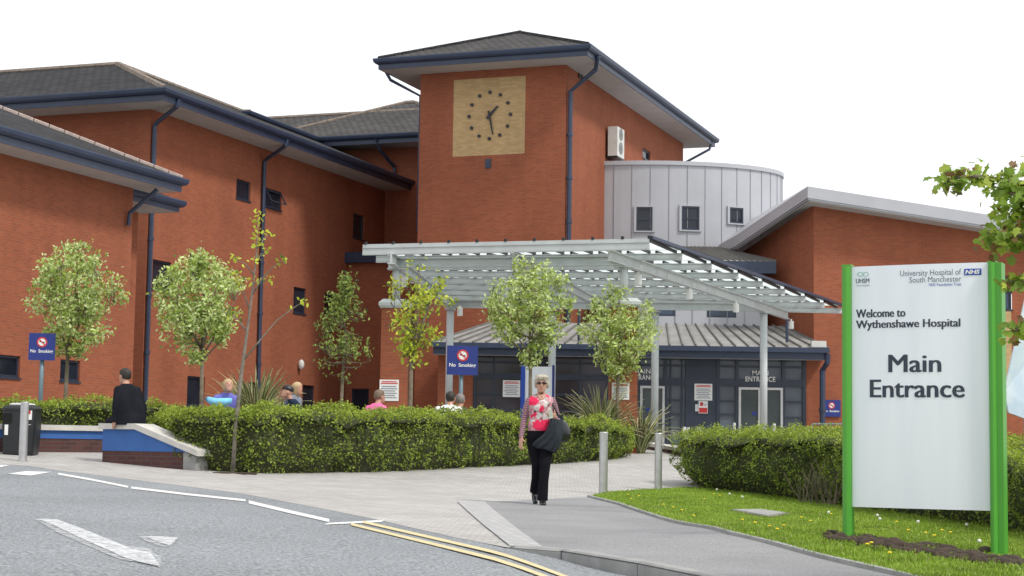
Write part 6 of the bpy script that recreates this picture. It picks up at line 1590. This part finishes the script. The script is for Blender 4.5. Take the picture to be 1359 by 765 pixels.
# -- seated people
def seated(px, head_py, Y, face, label, top, hair, trousers=(.02, .02, .03), style='short', seat=None, head_yaw=0, lean=.08, s=1.12, arms='lap', bulk=1.0, nodd=0, hairlen=-.03, collar=None, coat=False):
    """face: heading in degrees, 0 looks at the camera, 90 looks to the picture's right"""
    hz = at(px, head_py, Y)                        # top of the head
    SH = 0.85 * s                                  # seat to crown
    root = thing('person', (hz.x, hz.y, hz.z - SH), label, 'person'); root.rotation_euler[2] = R(face)
    P_ = []; b = bulk
    L = lambda z, a, bb, oy=0: ((0, oy * s, z * s), (a * s * b, 0, 0), (0, bb * s * b, 0))
    oy = lambda z: -lean * (z / .6) ** 1.3 if z > 0 else 0
    m = MB(); m.loft([L(-.02, .175, .13, .0), L(.06, .180, .135, oy(.06)), L(.16, .165, .125, oy(.16)), L(.28, .165, .125, oy(.28)), L(.40, .185, .130, oy(.40)), L(.47, .195, .122, oy(.47)), L(.53, .180, .105, oy(.53)), L(.57, .135, .088, oy(.57)), L(.60, .085, .07, oy(.6))], 22); P_.append((m, 0))
    hy = -lean * 1.25 - .02
    if coat:
        m = MB(); m.loft([L(-.03, .242, .20, .02), L(.10, .246, .19, .01), L(.25, .230, .17, oy(.25) + .01), L(.38, .210, .15, oy(.38)), L(.47, .205, .132, oy(.47)), L(.53, .172, .105, oy(.53))], 24); P_.append((m, 0))
    m = MB(); m.loft([((0, oy(.55) * s, .55 * s), (.058 * s, 0, 0), (0, .056 * s, 0)), ((0, hy * .85 * s, .60 * s), (.055 * s, 0, 0), (0, .054 * s, 0)), ((0, hy * s, .66 * s), (.053 * s, 0, 0), (0, .055 * s, 0))], 14); P_.append((m, 2))
    hm, X, Rm = headm((0, (hy - .02) * s, .722 * s), yaw=R(head_yaw), pitch=R(nodd), s=s * 1.04); P_.append((hm, 2))
    sh = [(-.165 * b, oy(.5), .505), (.165 * b, oy(.5), .505)]
    for i, sx_ in enumerate((-1, 1)):
        if arms == 'lap': el = (sx_ * .235 * b, oy(.3) + .02, .24); wr = (sx_ * .13, -.26, .15); hd = ((-sx_ * .5, -.7, -.2), (0, 0, -1), (-sx_, 0, 0))
        elif arms == 'up': el = (sx_ * .22 * b, -.14, .30); wr = (sx_ * .07, -.30, .48); hd = ((-sx_ * .2, -.4, .8), (-sx_, 0, 0), (0, -1, .2))
        else: el = (sx_ * .245 * b, oy(.3) + .03, .24); wr = (sx_ * .25, -.03, .03); hd = ((0, -.3, -.9), (-sx_, 0, 0), (0, -1, 0))
        V3 = lambda p: Vector(p) * s
        q = limb([V3(sh[i]), V3(sh[i]).lerp(V3(el), .5), V3(el), V3(el).lerp(V3(wr), .5), V3(wr)], [.064 * s * b, .058 * s * b, .052 * s * b, .045 * s * b, .036 * s]); P_.append((q, 0))
        for hq_ in hand_at(V3(wr), *hd, .5, s=s * 1.02): P_.append((hq_, 2))
        q = limb([V3((sx_ * .09, -.02, .04)), V3((sx_ * .11, -.22, .045)), V3((sx_ * .12, -.42, .03)), V3((sx_ * .12, -.41, -.18)), V3((sx_ * .12, -.39, -.38))], [.095 * s, .082 * s, .062 * s, .056 * s, .042 * s]); P_.append((q, 1))
        m = MB(); m.loft([(V3((sx_ * .12, -.36, -.41)), (.036 * s, 0, 0), (0, .01, .04 * s)), (V3((sx_ * .12, -.42, -.415)), (.042 * s, 0, 0), (0, .01, .038 * s)), (V3((sx_ * .125, -.52, -.43)), (.044 * s, 0, 0), (0, .01, .024 * s)), (V3((sx_ * .125, -.59, -.435)), (.025 * s, 0, 0), (0, .01, .014 * s))], 12); P_.append((m, 3))
    figure('body', P_, [top, cloth('trouser_cloth', trousers), SKIN, SHOE], root, voxel=.012)
    k = 1.04 * s
    rdx = random.Random(int(px))
    if style in ('short', 'bob', 'long'):
        lo = {'short': -.035, 'bob': -.085, 'long': -.16}[style]; w_ = {'short': 0, 'bob': .010, 'long': .012}[style]
        m = MB(); vs = []; n = 26; zs = [lo, lo * .5, 0, .035, .07, .095, .113, .122]; wd = [(.060, .058, .036), (.072 + w_, .07 + w_, .03), (.079 + w_, .082 + w_, .022), (.082 + w_, .096, .012), (.077 + w_ * .5, .094, .007), (.062, .078, .006), (.038, .05, .006), (.012, .02, .006)]
        for z, (a, bb, oy_) in zip(zs, wd):
            for j in range(n): t_ = 2 * math.pi * j / n; jj = rdx.uniform(.97, 1.04); vs.append(X((a * math.cos(t_) * jj, oy_ + bb * math.sin(t_) * jj, z + rdx.uniform(-.002, .002))))
        fs = []
        for i in range(len(zs) - 1):
            for j in range(n): fs.append((i * n + j, i * n + (j + 1) % n, (i + 1) * n + (j + 1) % n, (i + 1) * n + j))
        fs.append(tuple(range(n))[::-1]); fs.append(tuple((len(zs) - 1) * n + j for j in range(n))); m.mesh(vs, fs); child(m, 'hair', hair, root)
    if style == 'cap':
        m = MB(); m.loft([(X((0, oy_, z)), Rm @ Vector((a * k, 0, 0)), Rm @ Vector((0, bb * k, 0))) for z, a, bb, oy_ in ((.028, .080, .098, .003), (.06, .081, .098, .004), (.095, .066, .084, .004), (.118, .035, .048, .004), (.124, .008, .01, .004))], 20)
        m.loft([(X((0, -.085, .032)), Rm @ Vector((.062, 0, 0)), Rm @ Vector((0, .01, .006))), (X((0, -.13, .026)), Rm @ Vector((.058, 0, 0)), Rm @ Vector((0, .01, .005))), (X((0, -.165, .016)), Rm @ Vector((.035, 0, 0)), Rm @ Vector((0, .006, .004)))], 14); child(m, 'cap', BLACK, root)
        m = MB(); m.loft([(X((0, .018, -.04)), Rm @ Vector((.068, 0, 0)), Rm @ Vector((0, .066, 0))), (X((0, .012, 0)), Rm @ Vector((.078, 0, 0)), Rm @ Vector((0, .084, 0))), (X((0, .008, .028)), Rm @ Vector((.0785, 0, 0)), Rm @ Vector((0, .092, 0)))], 18); child(m, 'hair', hair, root)
    m = MB()
    for sx_ in (-1, 1): m.ball(X((sx_ * .030, -.083, .010)), (.010 * s, .006 * s, .005 * s), 8)
    child(m, 'eyes', var_mat('eye_dark', (.03, .02, .015), .3), root)
    if collar: 
        m = MB(); m.loft([((0, (oy(.56)) * s, .555 * s), (.085 * s, 0, 0), (0, .075 * s, .01)), ((0, (oy(.6) - .0) * s, .60 * s), (.068 * s, 0, 0), (0, .066 * s, .006))], 18); child(m, 'collar', collar, root)
    return root, X
HD = hair_mat('dark_hair', (.025, .018, .014)); HB = hair_mat('blonde_hair', (.50, .37, .20)); HG = hair_mat('grey_hair', (.20, .185, .17)); HBR = hair_mat('light_brown_hair', (.17, .12, .08))
# the man on the near wall: seat height follows the coping
q = PWl.P(PWl.hit(172, 570)[0] - .03, TOPZ, -.22); hp_ = 489
Ym = q.y
s_m = (at(172, 488, Ym).z - TOPZ) / .85
BJ = cloth('black_jacket', (.012, .013, .018), .3, 5)
root, X = seated(175, 488, Ym, 222, 'man in a black jacket sitting on the blue banded wall, seen from behind', BJ, HD, s=s_m * .99, lean=.13, arms='side', bulk=1.0, head_yaw=8, nodd=-6, collar=BJ, coat=True)
# jacket skirt hanging over the coping
bench('low wall hidden behind the long hedge, seat for five people', 275, 640, 34.3, at(500, 560, 34.3).z + .02)
YS = 34.4
def topmat(n_, c): return cloth(n_, c)
seated(298, 503, YS - .1, 25, 'blonde woman in a violet blue cardigan holding a pale blue bundle behind the hedge', topmat('violet_cardigan', (.17, .17, .52)), HB, style='bob', nodd=-18, lean=.15, arms='lap')
c = at(291, 533, YS - .55); m = MB(); rdq = random.Random(6)
m.loft([((c.x - .26, c.y, c.z + .05), (.02, 0, 0), (0, .05, .04)), ((c.x - .2, c.y, c.z + .02), (0, .09, 0), (0, 0, .07)), ((c.x - .05, c.y, c.z - .02), (0, .13, 0), (0, 0, .085)), ((c.x + .12, c.y, c.z - .01), (0, .12, 0), (0, 0, .08)), ((c.x + .24, c.y, c.z + .02), (0, .06, 0), (0, 0, .05))], 14)
o = m.build('bundle', cloth('pale_blue_cloth', (.22, .55, .80)), base=c, smooth=True); tag(o, 'pale blue cloth bundle in the lap of the blonde woman', 'bundle')
m = MB(); c = at(298, 524, YS - .33); m.prism([c + Vector((-.05, 0, .12)), c + Vector((.05, 0, .12)), c + Vector((.02, -.06, -.12)), c + Vector((-.02, -.06, -.12))], (0, .02, 0)); 
seated(387, 507, YS + .3, 60, 'fair haired woman in a grey top facing the man in the black cap', topmat('grey_blue_top', (.22, .25, .32)), HB, style='long', lean=.08, s=1.04)
seated(403, 511.5, YS, -75, 'man in a black cap and dark navy shirt, head bent, behind the hedge', topmat('navy_shirt', (.02, .03, .055)), HD, style='cap', nodd=-18, lean=.2)
seated(495, 516.5, YS, 150, 'person with light brown hair in a bright pink top, seen from behind over the hedge', topmat('pink_top', (.80, .16, .38)), HBR, style='short', lean=.14, head_yaw=-20, nodd=-8)
seated(592, 518.5, YS, 165, 'dark haired man in a white shirt seen from behind over the hedge', topmat('white_shirt', (.74, .74, .76)), HD, style='short', lean=.2, bulk=1.15, nodd=-12)
seated(609.5, 522, YS + .5, 175, 'grey haired person in dark clothes beside the sign post, seen from behind', topmat('charcoal_top', (.06, .075, .09)), HG, style='short', lean=.1)
